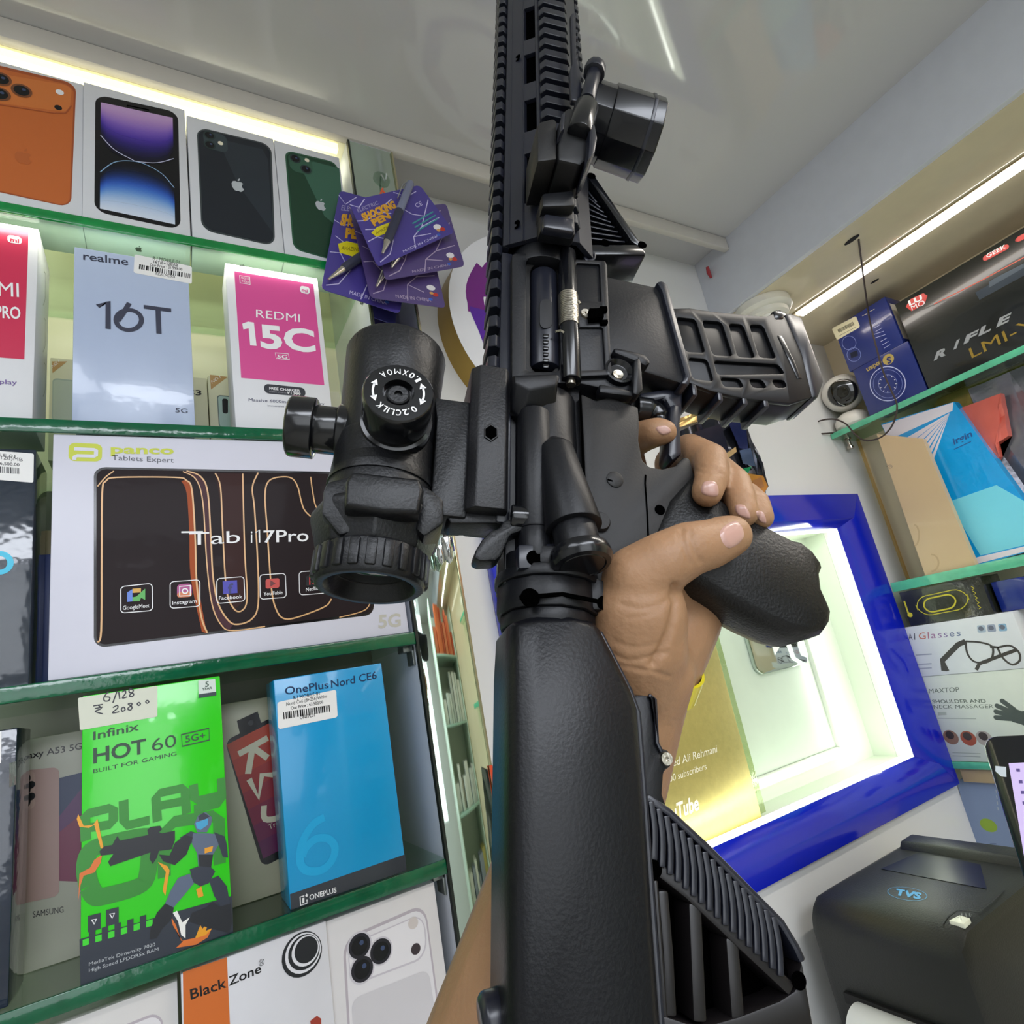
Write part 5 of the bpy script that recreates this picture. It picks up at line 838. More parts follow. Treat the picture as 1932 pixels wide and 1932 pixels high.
gb('cover_hinge_eye', ring([gpx(1113 + 12 * math.cos(a), 482 + 11 * math.sin(a), 14) for a in [2 * math.pi * k / 20 for k in range(20)]], [gpx(1113 + 7 * math.cos(a), 482 + 6.5 * math.sin(a), 14) for a in [2 * math.pi * k / 20 for k in range(20)]], 6, 14), BLS, .0003)
df = [gpx(*p, 16) for p in ((966, 705), (1053, 702), (1056, 712), (1050, 772), (985, 785), (966, 768))]
gb('brass_deflector', B().loft([[g3(*p, 8) for p in df], [g3(*p, 14) for p in df], [g3(*gpx(*p, 24), 24) for p in ((970, 709), (1052, 706), (1055, 712), (1050, 726), (1000, 735), (972, 722))]]), BLK, .0008)
gb('receiver_tube', B().tube([gq(1007, 782, 13), gq(1010, 1003, 13)], 8 * UN, 24).lathe(gq(1010, 1002, 13), (-1, 0, 0), [(0, 7.6 * UN), (14 * UN, 7.6 * UN)], 24), BLK)
fa = B(); pts = [gq(1043, 832, 14), gq(1048, 850, 17), gq(1083, 998, 24)]; fa.tube(pts, [3 * UN, 8.5 * UN, 12.5 * UN], 28); fa2 = gb('forward_assist', fa, BLK, .0006)
dd_ = (pts[2] - pts[1]).normalized(); e = pts[2]
gb('assist_neck', B().tube([e - dd_ * 2 * UN, e + dd_ * 12 * UN], 9.6 * UN, 24), BLK, .0003, fa2)
gb('assist_button', B().lathe(e + dd_ * 11 * UN, dd_, [(0, 12.5 * UN), (2 * UN, 13.2 * UN), (5 * UN, 13.2 * UN), (7 * UN, 12 * UN), (7.4 * UN, 10 * UN), (7 * UN, 9.6 * UN), (7.4 * UN, 9.2 * UN), (7.2 * UN, 3 * UN), (7.2 * UN, .1 * UN)], 32), GLP, 0, fa2)
# ---------------------------------------------------------------- lower receiver
lo = [(1096, 742), (1125, 755), (1150, 748), (1205, 768), (1207, 800), (1206, 832), (1213, 868), (1226, 880), (1250, 884), (1275, 878), (1290, 862), (1302, 864), (1312, 900), (1325, 940), (1350, 965), (1330, 990), (1270, 1010), (1200, 1048), (1168, 1092), (1158, 1108), (1128, 1095), (1108, 1050), (1106, 1000), (1106, 962), (1102, 850)]
gb('lower_receiver', ext(lo, -13, 13), MATT, .001)
mw_ = [(1140, 519), (1150, 522), (1239, 541), (1250, 545), (1296, 708), (1290, 724), (1212, 700), (1208, 740), (1150, 735), (1090, 722), (1082, 600)]
gb('magazine_well', ext(mw_, -14, 13.4), BLK, .0012)
lip = [(1236, 536), (1247, 533), (1258, 541), (1303, 712), (1298, 730), (1282, 727), (1290, 712), (1246, 552)]
gb('well_lip', ext(lip, -15, 16, 14), BLS, .0012)
gb('bolt_release_fence', ext([(1154, 660), (1214, 673), (1226, 690), (1215, 697), (1206, 692), (1156, 672)], 10, 19, 16), BLK, .0016); gb('release_fence_wall', ext([(1196, 676), (1206, 678), (1210, 742), (1200, 752), (1190, 748), (1192, 690)], 10, 19, 16), BLK, .0012); gb('release_base', ext([(1130, 725), (1196, 740), (1196, 750), (1130, 742)], 10, 17, 16), BLK, .001)
mr = gb('magazine_release', B().lathe(gq(1165, 706, 13), (0, 0, 1), [(0, 8.5 * UN), (3.5 * UN, 8 * UN), (4 * UN, 7 * UN), (1.5 * UN, 5 * UN), (1.5 * UN, .1 * UN)], 28), GLP, 0); gb('release_screw', B().lathe(gq(1165, 708, 15.2), (0, 0, 1), [(0, 3.2 * UN), (1.2 * UN, 2.8 * UN), (.7 * UN, .2 * UN)], 16), STL, 0, mr)
gb('trigger_guard', ext([(1262, 762), (1286, 770), (1281, 800), (1284, 860), (1266, 872), (1258, 860)], -7, 6, 4), BLS, .0012)
gb('guard_front', ext([(1205, 745), (1250, 738), (1286, 735), (1284, 775), (1262, 772), (1252, 755), (1222, 762), (1206, 775)], -7, 6, 4), BLS, .0012)
gb('trigger', B().tube(catmull([gq(1198, 770, 0), gq(1230, 775, 0), gq(1244, 792, 0), gq(1240, 812, 0)], 5), [7 * UN] * 5 + [6 * UN] * 5 + [4.5 * UN] * 6, 14), GLP)
for p, r, h in (((1160, 905), 4.2, .8), ((1131, 986), 4.8, 2.4)): gb('receiver_pin', B().lathe(gq(*p, 13), (0, 0, 1), [(0, r * UN), (h * .6 * UN, r * UN), (h * UN, (r - .7) * UN), (h * UN, .1 * UN)], 28), MATT, 0)
gb('pin_slot', ext([(1147, 903), (1156, 906), (1156, 908), (1147, 905)], 13.5, 14.2), DRK, 0)
for p, r in (((1245, 962), 2.6), ((1154, 1078), 2.4), ((1009, 454), 0)):
    if r: gb('receiver_hole', B().lathe(gq(*p, 13.05), (0, 0, 1), [(0, r * UN), (.25 * UN, r * UN), (.25 * UN, .1 * UN)], 20), DRK, 0)
gb('receiver_seam', bar([(1218, 896), (1217, 912), (1221, 970), (1223, 1015)], .8, 13, 13.25, 13), DRK, 0); gb('selector_disc', B().lathe(gq(1291, 966, 13), (0, 0, 1), [(0, 6.4 * UN), (.6 * UN, 6 * UN), (.6 * UN, .1 * UN)], 28), GLP, 0); gb('body_seam', bar([(1094, 739), (1099, 860), (1106, 964)], .9, 13.0, 13.3, 13), DRK, 0)
# ---------------------------------------------------------------- magazine
mg = [(1262, 583), (1300, 582), (1340, 588), (1400, 594), (1445, 598), (1465, 590), (1482, 600), (1512, 660), (1536, 735), (1530, 750), (1490, 762), (1400, 752), (1340, 738), (1298, 722)]
mag = gb('magazine', ext(mg, -12, 9.2, 11), MGM, .0014)
WIN = [[(1275, 599), (1312, 603), (1330, 666), (1293, 664)], [(1324, 605), (1361, 608), (1382, 673), (1344, 670)], [(1374, 611), (1401, 613), (1424, 676), (1391, 674)], [(1413, 613), (1439, 614), (1464, 677), (1432, 675)], [(1298, 675), (1334, 679), (1346, 720), (1306, 715)], [(1346, 681), (1468, 688), (1481, 706), (1353, 708)], [(1358, 713), (1395, 715), (1403, 732), (1364, 730)], [(1412, 716), (1438, 717), (1447, 733), (1419, 732)], [(1455, 717), (1480, 718), (1484, 732), (1462, 732)]]
gb('magazine_rib', holed(mg, [rpoly(w, 7) for w in WIN], 8.6, 11.4, 11, .5), MGM, 0, mag)
for x, y, x1, y1 in ((1306, 736, 1316, 742), (1354, 746, 1364, 750), (1400, 753, 1410, 756), (1440, 758, 1450, 760)): gb('rear_rib', ubox(*[gpx(x, y, 11)[0] - 3.2, gpx(x, y, 11)[0] + 6, gpx(x, y, 11)[1], gpx(x1, y1, 11)[1]], -12.4, 11.2), BLS, .0005, mag)
bpx = [(1478, 594), (1490, 592), (1512, 600), (1526, 640), (1550, 705), (1553, 722), (1544, 750), (1530, 752), (1510, 668)]
gb('base_plate', ext(bpx, -13, 12, 11), BLS, .0014, mag); gb('base_bumper', ext([(1500, 612), (1520, 610), (1530, 630), (1534, 665), (1552, 695), (1554, 722), (1545, 722), (1522, 660)], -15, -4, 11), GLP, .0018, mag)
gb('magazine_catch', ext([(1456, 588), (1470, 585), (1480, 592), (1478, 604), (1462, 604)], -4, 12, 11), GLP, .001, mag)
gb('witness_slot', ext(ribbon([gpx(*p, 11) for p in ((1470, 634), (1508, 716))], 3.5), 9, 11.8, uv=1), GLP, .0004, mag)
# ---------------------------------------------------------------- pistol grip
gr = [(1296, 900), (1330, 930), (1385, 975), (1430, 995), (1482, 1022), (1500, 1026), (1524, 1045), (1540, 1068), (1543, 1080), (1538, 1092), (1541, 1118), (1552, 1142), (1559, 1160), (1556, 1182), (1546, 1198), (1512, 1208), (1480, 1200), (1430, 1178), (1345, 1132), (1290, 1098), (1245, 1060), (1225, 1010), (1250, 950)]
grq = [gpx(*p, 8) for p in gr]
GRIPM = mat('0d0d0e', .45, spec=.4, var=.05, bump=.14, bs=900)
gb('pistol_grip', pillow(grq, [(-17, 9), (-14, 4), (-8, 1), (0, 0), (8, 0), (13, 3.5), (15.5, 9)]), GRIPM, .0008, angle=60)
gb('grip_seam', bar([(1330, 1078), (1400, 1120), (1470, 1158), (1500, 1172)], .7, 13, 14.6, 13), DRK, 0)
# ---------------------------------------------------------------- receiver end, buffer rings
def ax(u): return g3(u, -17, 0)
rg = B()
for u0, u1, r in ((-84, -92, 22.5), (-92, -97, 23.5), (-97, -110, 22.6), (-110, -116, 21)): rg.lathe(ax(u0), (-1, 0, 0), [(0, r * UN), ((u0 - u1) * UN, r * UN)], 12 if r < 23 else 32)
gb('end_plate', rg, BLK, .0006); gb('buffer_ring', bar([(980, 1128), (1060, 1122), (1130, 1136)], 1.6, 22, 23.2, 22), DRK, 0)
ebk = ext([(976, 1030), (1046, 1028), (1046, 1072), (976, 1076)], 8, 20, 18); gb('rear_block', ebk, BLS, .0008)
for p, w, r in (((1008, 1053), 20, 3.4), ((1000, 1128), 22.6, 4), ((1140, 1138), 15.2, 3.2)): gb('block_hole', B().lathe(gq(*p, w), (0, 0, 1), [(0, r * UN), (.3 * UN, r * UN), (.3 * UN, .1 * UN)], 24), DRK, 0)
gb('sling_lug', ext([(1112, 1085), (1152, 1098), (1156, 1122), (1146, 1152), (1112, 1150)], 4, 15), BLK, .0012)
# ---------------------------------------------------------------- stock
stq = [gpx(*p, 17) for p in ((962, 1174), (1010, 1160), (1070, 1158), (1118, 1172), (1132, 1186), (1160, 1240), (1190, 1300), (1203, 1336), (1215, 1480), (1234, 1760), (1247, 1932), (1254, 2060), (957, 2060), (957, 1500), (958, 1260))]
gb('stock_tube', pillow(stq, [(-22, 12), (-18, 4), (-12, 0), (10, 0), (17, 1), (20.5, 5), (22, 10)]), mat('0b0c11', .38, spec=.38, var=.06, bump=.06, bs=900), .0008, angle=50)
gb('stock_edge', bar([(1132, 1190), (1190, 1302), (1206, 1345), (1217, 1480), (1236, 1760), (1250, 1932), (1256, 2050)], 2.4, 6, 14, 14), BLS, .0008)
sb = [(1192, 1312), (1222, 1308), (1238, 1318), (1242, 1400), (1246, 1412), (1262, 1414), (1271, 1430), (1268, 1446), (1254, 1454), (1251, 1498), (1264, 1538), (1240, 1545), (1205, 1500)]
st = gb('stock_bracket', ext(sb, -8, 6), BLK, .0012); gb('bracket_rim', bar([(1222, 1312), (1234, 1320), (1238, 1402), (1247, 1420)], 1.6, 6, 7.6, 6, sm=0), BLS, .0004, st); gb('bracket_screw', B().lathe(gq(1256, 1432, 6), (0, 0, 1), [(0, 2.7 * UN), (1.4 * UN, 2.4 * UN), (1.4 * UN, .9 * UN), (.7 * UN, .1 * UN)], 18), STL, 0, st)
tr = [(1214, 1500), (1262, 1532), (1330, 1594), (1470, 1738), (1490, 1760), (1512, 1808), (1532, 1925), (1548, 2050), (1252, 2050)]
fk = gb('stock_frame', ext(tr, -9, -2, 10), DRK, .0008)
fb = B()
bar([(1224, 1625), (1300, 1685), (1400, 1780), (1494, 1868)], 4.5, -9, 10.5, 10, fb); bar([(1238, 1660), (1258, 1930)], 2.0, -9, 10, 10, fb); bar([(1252, 1680), (1262, 1800), (1268, 1920)], 4, -9, 10, 10, fb); bar([(1312, 1705), (1322, 1930)], 5, -9, 10, 10, fb); bar([(1382, 1770), (1394, 1925)], 5, -9, 10, 10, fb); ext([(1250, 1915), (1320, 1938), (1392, 1918), (1470, 1888), (1500, 1868), (1512, 1808), (1532, 1925), (1548, 2050), (1254, 2050)], -9, 10.5, 10, fb); ext([(1216, 1600), (1232, 1612), (1240, 1660), (1222, 1650)], -9, 10.5, 10, fb)
gb('frame_strut', fb, mat('151213', .4, var=.06), .0008, fk)
pad = [(1218, 1503), (1262, 1533), (1330, 1596), (1474, 1742), (1496, 1866), (1400, 1778), (1300, 1683), (1222, 1622)]
gb('cheek_pad', ext(pad, -12, 9.5, 10), DRK, .001, fk)
gb('pad_edge', bar([(1218, 1503), (1262, 1533), (1330, 1596), (1474, 1742), (1500, 1785), (1514, 1815)], 3.2, -12, 11, 10), BLS, .001, fk)
pr_ = B()
for i in range(17):
    t = i / 17; x0, y0 = 1226 + 244 * t, 1512 + 230 * t; x1, y1 = 1232 + 252 * t, 1622 + 232 * t
    bar([(x0, y0), ((x0 + x1) / 2 + 4, (y0 + y1) / 2), (x1, y1)], 2.3, 9, 11.6, 10, pr_, 3)
gb('pad_rib', pr_, BLS, .0003, fk)['kind'] = 'stuff'
for p, r in (((1507, 1850), 2.8), ((1234, 1640), 3)): gb('frame_hole', B().lathe(gq(*p, 10.6), (0, 0, 1), [(0, r * UN), (.3 * UN, r * UN), (.3 * UN, .1 * UN)], 20), DRK, 0, fk)
gb('sling_knob', B().lathe(gq(950, 1915, 0), (-.2, 1, 0), [(0, 8 * UN), (6 * UN, 8 * UN), (8 * UN, 6 * UN)], 24), BLS)
# ---------------------------------------------------------------- angled foregrip under the handguard
fgq = [(1104, 330), (1114, 322), (1124, 334), (1150, 380), (1170, 402), (1198, 446), (1216, 458), (1222, 468), (1214, 479), (1160, 476), (1106, 470)]
fg = gb('foregrip', ext(fgq, -21, 6, 11), DRK, .001)
fr2 = B(); bar([(1112, 326), (1150, 382), (1198, 452), (1216, 464)], 6, -21, 11, 11, fr2); bar([(1107, 470), (1216, 470)], 9, -21, 11, 11, fr2); bar([(1106, 330), (1106, 470)], 4.5, -21, 11, 11, fr2); gb('foregrip_rim', fr2, GLP, .0012, fg)
rr2 = B()
for i in range(9): t = i / 9; bar([(1112 + 3 * t, 350 + 100 * t), (1130 + 60 * t, 372 + 84 * t)], 1.3, 6, 7.4, 11, rr2)
gb('foregrip_ridge', rr2, BLS, .0002, fg)['kind'] = 'stuff'
for p in ((1116, 332), (1142, 458), (1212, 462)): gb('foregrip_hole', B().lathe(gq(*p, 11.05), (0, 0, 1), [(0, 2.8 * UN), (.3 * UN, 2.8 * UN), (.3 * UN, .1 * UN)], 18), DRK, 0, fg)
# ---------------------------------------------------------------- clamp with light stub on the right rail
cl = gb('side_clamp', ext([(1014, 236), (1018, 229), (1046, 222), (1051, 230), (1051, 300), (1014, 304)], 22, 50, 50), MATT, .0012)
gb('clamp_body', ext([(1053, 236), (1064, 208), (1074, 201), (1108, 213), (1120, 246), (1122, 268), (1112, 296), (1096, 310), (1053, 300)], 22, 51, 51), mat('08080a', .5, var=.1), .0016, cl)
gb('clamp_ear', ext([(1112, 236), (1122, 236), (1127, 262), (1122, 290), (1108, 306), (1110, 272)], 34, 57, 56), BLS, .0012, cl); gb('clamp_ear', ext([(1060, 216), (1067, 214), (1064, 246), (1056, 252)], 34, 57, 56), BLS, .0012, cl)
gb('clamp_barrel', B().tube([gq(1106, 204, 52), gq(1093, 256, 52)], 7.2 * UN, 20), GLP, .0004, cl)
gb('clamp_foot', ext([(1018, 386), (1072, 386), (1084, 400), (1086, 446), (1018, 436)], 22, 31, 30, b=ext([(1020, 372), (1080, 366), (1084, 396), (1020, 398)], 22, 37, 34)), BLK, .0016, cl); gb('clamp_step', ext([(1024, 410), (1080, 420), (1082, 446), (1022, 436)], 30, 36, 33), BLS, .0014, cl)
gb('sight_blade', ext([(1075, 34), (1080, 28), (1085, 33), (1087, 120), (1094, 140), (1096, 185), (1090, 196), (1076, 194), (1073, 140), (1078, 125)], 38, 42, 40), BLS, .0008, cl)
bd = B()
for i in range(6): ext([(1084, 48 + 12 * i), (1089, 49 + 12 * i), (1089, 55 + 12 * i), (1084, 54 + 12 * i)], 38.5, 41.5, 40, bd)
gb('blade_notch', bd, BLS, .0002, cl)['kind'] = 'stuff'
a, b_ = gq(1108, 190, 48), gq(1122, 134, 48); dv = (b_ - a).normalized(); gb('clamp_bolt', B().tube([a, b_], 4.4 * UN, 18), BLS, .0003, cl); gb('bolt_head', B().lathe(b_ - dv * 4 * UN, dv, [(0, 6.8 * UN), (7 * UN, 6.8 * UN), (8 * UN, 6 * UN), (8 * UN, 3.9 * UN), (3 * UN, 3.7 * UN), (3 * UN, .2 * UN)], 12), BLS, .0003, cl)
a, b_ = gq(1106, 226, 22), gq(1231, 268, 22); dv = (b_ - a).normalized(); L_ = (b_ - a).length; gb('light_stub', B().lathe(a, dv, [(0, 23.5 * UN), (L_ * .28, 23.5 * UN), (L_ * .285, 24.8 * UN), (L_ * .99, 25.6 * UN), (L_, 24.6 * UN), (L_, 18 * UN), (L_ * .93, 17 * UN), (L_ * .93, .3 * UN)], 10, up=(.8, 0, .6)), GLP, .0008, cl); gb('stub_ring', B().lathe(a + dv * L_ * .80, dv, [(0, 25.9 * UN), (L_ * .05, 26 * UN)], 10, up=(.8, 0, .6), cap=True), BLS, .0003, cl)
# ================================================================ scope on the top rail (its own thing, clamped on)
scp = empty('rifle_scope', GM); tag(scp, 'stubby black scope with knobs clamped on the rifle top rail', 'scope')
SCM = mat('101114', .40, spec=.45, var=.06, bump=.08, bs=900); SCG = mat('101114', .18, spec=.5, coat=.3)
def sb_(name, b, m=SCM, bev=.0006, par=None, seg=2, angle=32): return gb(name, b, m, bev, par or scp, seg, angle)
SV = -94
def sax(u, v=SV, w=0): return g3(u, v, w)
def slat(u0, prof, n=40, up=(0, 0, 1)): return B().lathe(sax(u0), (-1, 0, 0), [(d * UN, r * UN) for d, r in prof], n, up)
sb_('front_tube', slat(22, [(16, 12), (0, 20.8), (0, 24), (2, 24.8), (18, 24), (48, 22.4), (58, 22)], 40), bev=0, angle=50)
b = B()
for k in range(8):
    a0 = math.radians(45 * k + 10); r = 25.3; q = lambda a, r, u: g3(u, SV + r * math.sin(a), r * math.cos(a))
    b.loft([[q(a0, 21, 20), q(a0 + .55, 21, 20), q(a0 + .55, r, 20), q(a0, r, 20)], [q(a0 + .1, 21, -6), q(a0 + .45, 21, -6), q(a0 + .45, 23.2, -6), q(a0 + .1, 23.2, -6)]])
sb_('tube_facet', b, bev=.0008)
sb_('mid_tube', slat(-30, [(0, 21.6), (4, 22.6), (20, 22.8), (26, 24), (26, 12)], 40), bev=.0003, angle=50)
sb_('eyepiece_housing', slat(-44, [(0, 21), (3, 23), (28, 23.6)], 40), bev=.0003, angle=50)
sb_('rear_cone', slat(-69, [(0, 22), (0, 27.5), (2, 28.6), (5, 28.2), (19, 24), (20, 22)], 8, (0, .38, .92)), bev=.0012)
for pts in ([(617, 908), (650, 900), (684, 895), (684, 931), (666, 935), (668, 985), (672, 1000), (640, 1010), (606, 968), (610, 925)], [(784, 907), (812, 922), (837, 941), (838, 986), (800, 1012), (785, 998), (792, 945), (779, 932)]): sb_('housing_plate', ext(pts, -14, 21), bev=.0012)
sb_('side_pod', B().lathe(g3(-60, -108, -3), (0, -1, 0), [(0, 15.5 * UN), (9 * UN, 15 * UN), (13 * UN, 11 * UN), (14 * UN, .2 * UN)], 28), bev=.0003, angle=50)
er = B()
for k in range(22):
    a = 2 * math.pi * k / 22; q = lambda a, r, u: g3(u, SV + r * math.sin(a), r * math.cos(a))
    er.loft([[q(a - .10, 20, u), q(a + .10, 20, u), q(a + .085, 24.6, u), q(a - .085, 24.6, u)] for u in (-88.5, -100)])
eo = sb_('eyepiece_ring', slat(-87, [(0, 22), (1, 23.2), (13, 23.2), (15, 22.2), (15, 19), (13, 18), (8, 15.5), (8, 15)], 48), bev=.0003, angle=50); eg = sb_('ring_grip', er, SCM, .0006, eo); eg['kind'] = 'stuff'
sb_('lens', slat(-94.6, [(0, 16), (.8, 12), (1.2, 6), (1.3, .1)], 32), mat('0a1414', .05, coat=1), 0, eo)
hb = [(-64, -105), (-64, -78), (-69, -76), (-80, -77), (-81, -91), (-80, -106), (-69, -107)]
sb_('battery_tab', pillow(hb, [(22, 0), (29, 0), (31.5, 2)]), bev=.0008)
# top knob with ring of lettering
ku, kv = gpx(752, 740, 44); kt = sb_('turret', B().lathe(g3(ku, kv, 18), (0, 0, 1), [(0, 15.5 * UN), (6 * UN, 15.5 * UN), (6.5 * UN, 14 * UN), (9 * UN, 14 * UN), (9.5 * UN, 14.6 * UN), (25 * UN, 14.6 * UN), (26 * UN, 13.8 * UN), (26 * UN, 6.4 * UN), (22.5 * UN, 6 * UN), (22.5 * UN, .1 * UN)], 48), SCG, 0, angle=40)
sb_('turret_screw', B().lathe(g3(ku, kv, 40.5), (0, 0, 1), [(0, 4.8 * UN), (2 * UN, 4.6 * UN), (2.4 * UN, 4 * UN), (2.4 * UN, 1.7 * UN), (1 * UN, 1.6 * UN), (1 * UN, .1 * UN)], 20), SCM, 0, kt)
tv = []; tf_ = []
def arctext(st, R, top, span, h):
    wid = {'.': .35, 'I': .4, 'L': .8, '1': .6, 'M': 1.25}; ws = [wid.get(c, 1) for c in st]; tot = sum(ws); acc = 0
    for c, wd in zip(st, ws):
        ph = (acc + wd / 2 - tot / 2) / tot * span; acc += wd
        tr, tu = V((0, -1)), V((-1, 0))                       # (u, v): text right and up, ring seen upside down
        p = tr * math.sin(ph) * R + tu * math.cos(ph) * (R if top else -R); rad = p.normalized(); upd = rad if top else -rad; rt = V((upd.y, -upd.x)); rt = rt if rt.dot(tr) > 0 else -rt
        if c == '.': vs, fs = [(0, 0), (1, 0), (1, .2), (0, .2)], [(0, 1, 2, 3)]
        else: vs, fs = glyphs(c, .02)
        gw = span * R / tot * wd * (.72 if c not in '.I' else .5); i = len(tv)
        for a, d in vs: q = p + rt * (a - .5) * gw + upd * (d - .5) * h; tv.append(g3(ku + q.x, kv + q.y, 44.25))
        tf_.extend([tuple(i + k for k in f) for f in fs])
arctext('1.0XMOA', 10.2, False, 1.75, 2.9); arctext('0.2CLILK', 10.2, True, 1.75, 2.9)
def arcarrow(c0, c1):
    P = [(10.2 * math.cos(a), 10.2 * math.sin(a)) for a in [c0 + (c1 - c0) * k / 10 for k in range(11)]]
    def addp(q): i = len(tv); tv.extend([g3(ku + x, kv + y, 44.25) for x, y in q]); tf_.append(tuple(range(i, i + len(q))))
    for i in range(1, 9): a, b_ = V(P[i]), V(P[i + 1]); n = V((-(b_ - a).y, (b_ - a).x)).normalized() * .45; addp([a + n, b_ + n, b_ - n, a - n])
    for e, d in ((P[0], V(P[0]) - V(P[2])), (P[-1], V(P[-1]) - V(P[-3]))): d = d.normalized(); n = V((-d.y, d.x)); e = V(e); addp([e + d * 1.2, e - d * 1.6 + n * 1.5, e - d * 1.6 - n * 1.5])
arcarrow(math.radians(62), math.radians(112)); arcarrow(math.radians(242), math.radians(292))
me = bpy.data.meshes.new('lettering'); me.from_pydata(tv, [], tf_); link('lettering', me, ink('e8e8e8', .4), kt)
# side knob
def sk(v0, prof, m, name, n=40, par=None): return sb_(name, B().lathe(g3(-27, v0, 0), (0, 1, 0), [(d * UN, r * UN) for d, r in prof], n), m, .0003, par, angle=40)
so = sk(-108, [(0, 13), (8, 13), (9, 12.2)], SCG, 'side_knob_base'); sk(-117, [(0, 11.2), (11, 11.2)], SCG, 'side_knob_neck', 40, so); sk(-126.5, [(0, 13), (.6, 14.2), (11, 14.2), (12.2, 13), (12.2, .1)], SCG, 'side_knob_cap', 20, so)
# mount
sb_('mount_saddle', ext([(-8, -74), (-8, -56), (-70, -56), (-70, -74), (-60, -72), (-20, -72)], -11, 11, uv=1), bev=.001)
mt = sb_('mount_block', B().loft([[g3(u, v, w) for v, w in ((-57, 13), (-53, 17), (-40, 17), (-38, 14), (-38, -14), (-40, -17), (-53, -17), (-57, -13))] for u in (11, -67)]), mat('17171a', .45, var=.06, bump=.1, bs=1000), .0006)
hx = [gpx(926 + 15 * math.cos(a), 817 + 17 * math.sin(a), 17) for a in [math.pi / 6 + math.pi * k / 3 for k in range(6)]]; hi = [gpx(926 + 12 * math.cos(a), 817 + 13.5 * math.sin(a), 17) for a in [math.pi / 6 + math.pi * k / 3 for k in range(6)]]
sb_('hex_rim', ring(hx, hi, 16.5, 17.7), SCM, .0002, mt); sb_('hex_socket', ext(hi, 16.8, 17.15, uv=1), DRK, 0, mt)
sb_('mount_lever', ext([(893, 1056), (897, 1040), (909, 1020), (925, 1004), (942, 998), (948, 985), (990, 975), (998, 985), (990, 1002), (962, 1012), (944, 1052), (935, 1060), (905, 1061)], 4, 16, 14), SCM, .0016, mt); sb_('lever_pin', B().tube([gq(962, 975, 14), gq(1000, 980, 14)], 5.6 * UN, 20), SCG, .0006, mt); sb_('mount_foot', ext([(836, 962), (962, 955), (966, 985), (850, 985)], -6, 9, 10), SCM, .001, mt)
# ================================================================ the hand that holds the rifle (left hand, palm behind the grip)
SKN = mat('a67f5e', .48, spec=.4, var=.12, scale=60, bump=.10, bs=500, sub=.12)
hb_ = bmesh.new()
def ball(p, r): bmesh.ops.create_icosphere(hb_, subdivisions=3, radius=r, matrix=M.Translation(p))
def chain(pts):
    P = [(GM @ gq(x, y, w), r * UN) for x, y, w, r in pts]
    for p, r in P: ball(p, r)
    for (a, ra), (b, rb) in zip(P, P[1:]):
        n = 18; d = (b - a); L = d.length; d.normalize(); s = max(-.95, min(.95, (ra - rb) / L)); c = math.sqrt(1 - s * s); up = d.orthogonal().normalized(); sd = d.cross(up); R = []
        for p, r in ((a, ra), (b, rb)): R.append([hb_.verts.new(p + d * s * r + (up * math.cos(t) + sd * math.sin(t)) * r * c) for t in [2 * math.pi * k / n for k in range(n)]])
        for j in range(n): hb_.faces.new((R[0][j], R[0][(j + 1) % n], R[1][(j + 1) % n], R[1][j]))
        hb_.faces.new(R[0][::-1]); hb_.faces.new(R[1])
HAND = dict(
    thumb=[(1190, 1150, 0, 20), (1205, 1096, 16, 16), (1250, 1062, 24, 13.4), (1298, 1036, 27.5, 12), (1338, 1027, 27.5, 11), (1364, 1016, 27.5, 10.2), (1380, 1010, 27, 9.2)],
    thenar=[(1205, 1100, 12, 17), (1205, 1160, 8, 21), (1202, 1215, 0, 22), (1205, 1270, -12, 22)],
    heel=[(1292, 1120, -24, 20), (1280, 1165, -22, 21), (1252, 1215, -20, 22), (1222, 1275, -20, 22)],
    palm=[(1240, 980, -34, 15), (1275, 1040, -34, 18), (1285, 1110, -30, 20)], palm2=[(1330, 960, -34, 14), (1345, 1040, -32, 16), (1290, 1120, -28, 20)], palm3=[(1210, 1120, -8, 18), (1280, 1100, -24, 18)],
    index=[(1240, 985, -34, 12), (1190, 900, -30, 10.5), (1180, 842, -20, 9.2), (1216, 822, -4, 8.6), (1240, 815, 4, 7.8), (1254, 815, 6, 6.6)],
    middle=[(1290, 960, -36, 12), (1270, 875, -30, 11), (1300, 850, -10, 9.6), (1340, 868, 10, 9), (1343, 900, 18, 8.2), (1334, 929, 20, 7.4)],
    ring=[(1330, 970, -34, 11), (1330, 905, -26, 10.5), (1358, 890, -6, 9), (1386, 912, 10, 8.2), (1396, 942, 16, 7.6), (1404, 968, 18, 6.9)],
    pinky=[(1370, 1000, -32, 10), (1382, 945, -22, 9), (1408, 935, -4, 7.6), (1426, 950, 10, 7), (1436, 976, 13, 6.3)],
    arm=[(1212, 1262, -14, 24), (1192, 1320, -26, 25), (1150, 1440, -38, 28), (1060, 1680, -50, 33), (968, 1960, -62, 35), (920, 2120, -70, 37)])
for c in HAND.values(): chain(c)
me = bpy.data.meshes.new('hand_raw'); hb_.to_mesh(me); hb_.free(); raw = bpy.data.objects.new('hand_raw', me); COL.objects.link(raw)
md = raw.modifiers.new('r', 'REMESH'); md.mode = 'VOXEL'; md.voxel_size = .00085; md.use_smooth_shade = True
ms = raw.modifiers.new('s', 'SMOOTH'); ms.factor = .6; ms.iterations = 16
dg = bpy.context.evaluated_depsgraph_get(); hm = bpy.data.meshes.new_from_object(raw.evaluated_get(dg)); bpy.data.objects.remove(raw)
def prj(P): c = RC @ P; return 966 + F * c.x / c.z, 966 + F * c.y / c.z
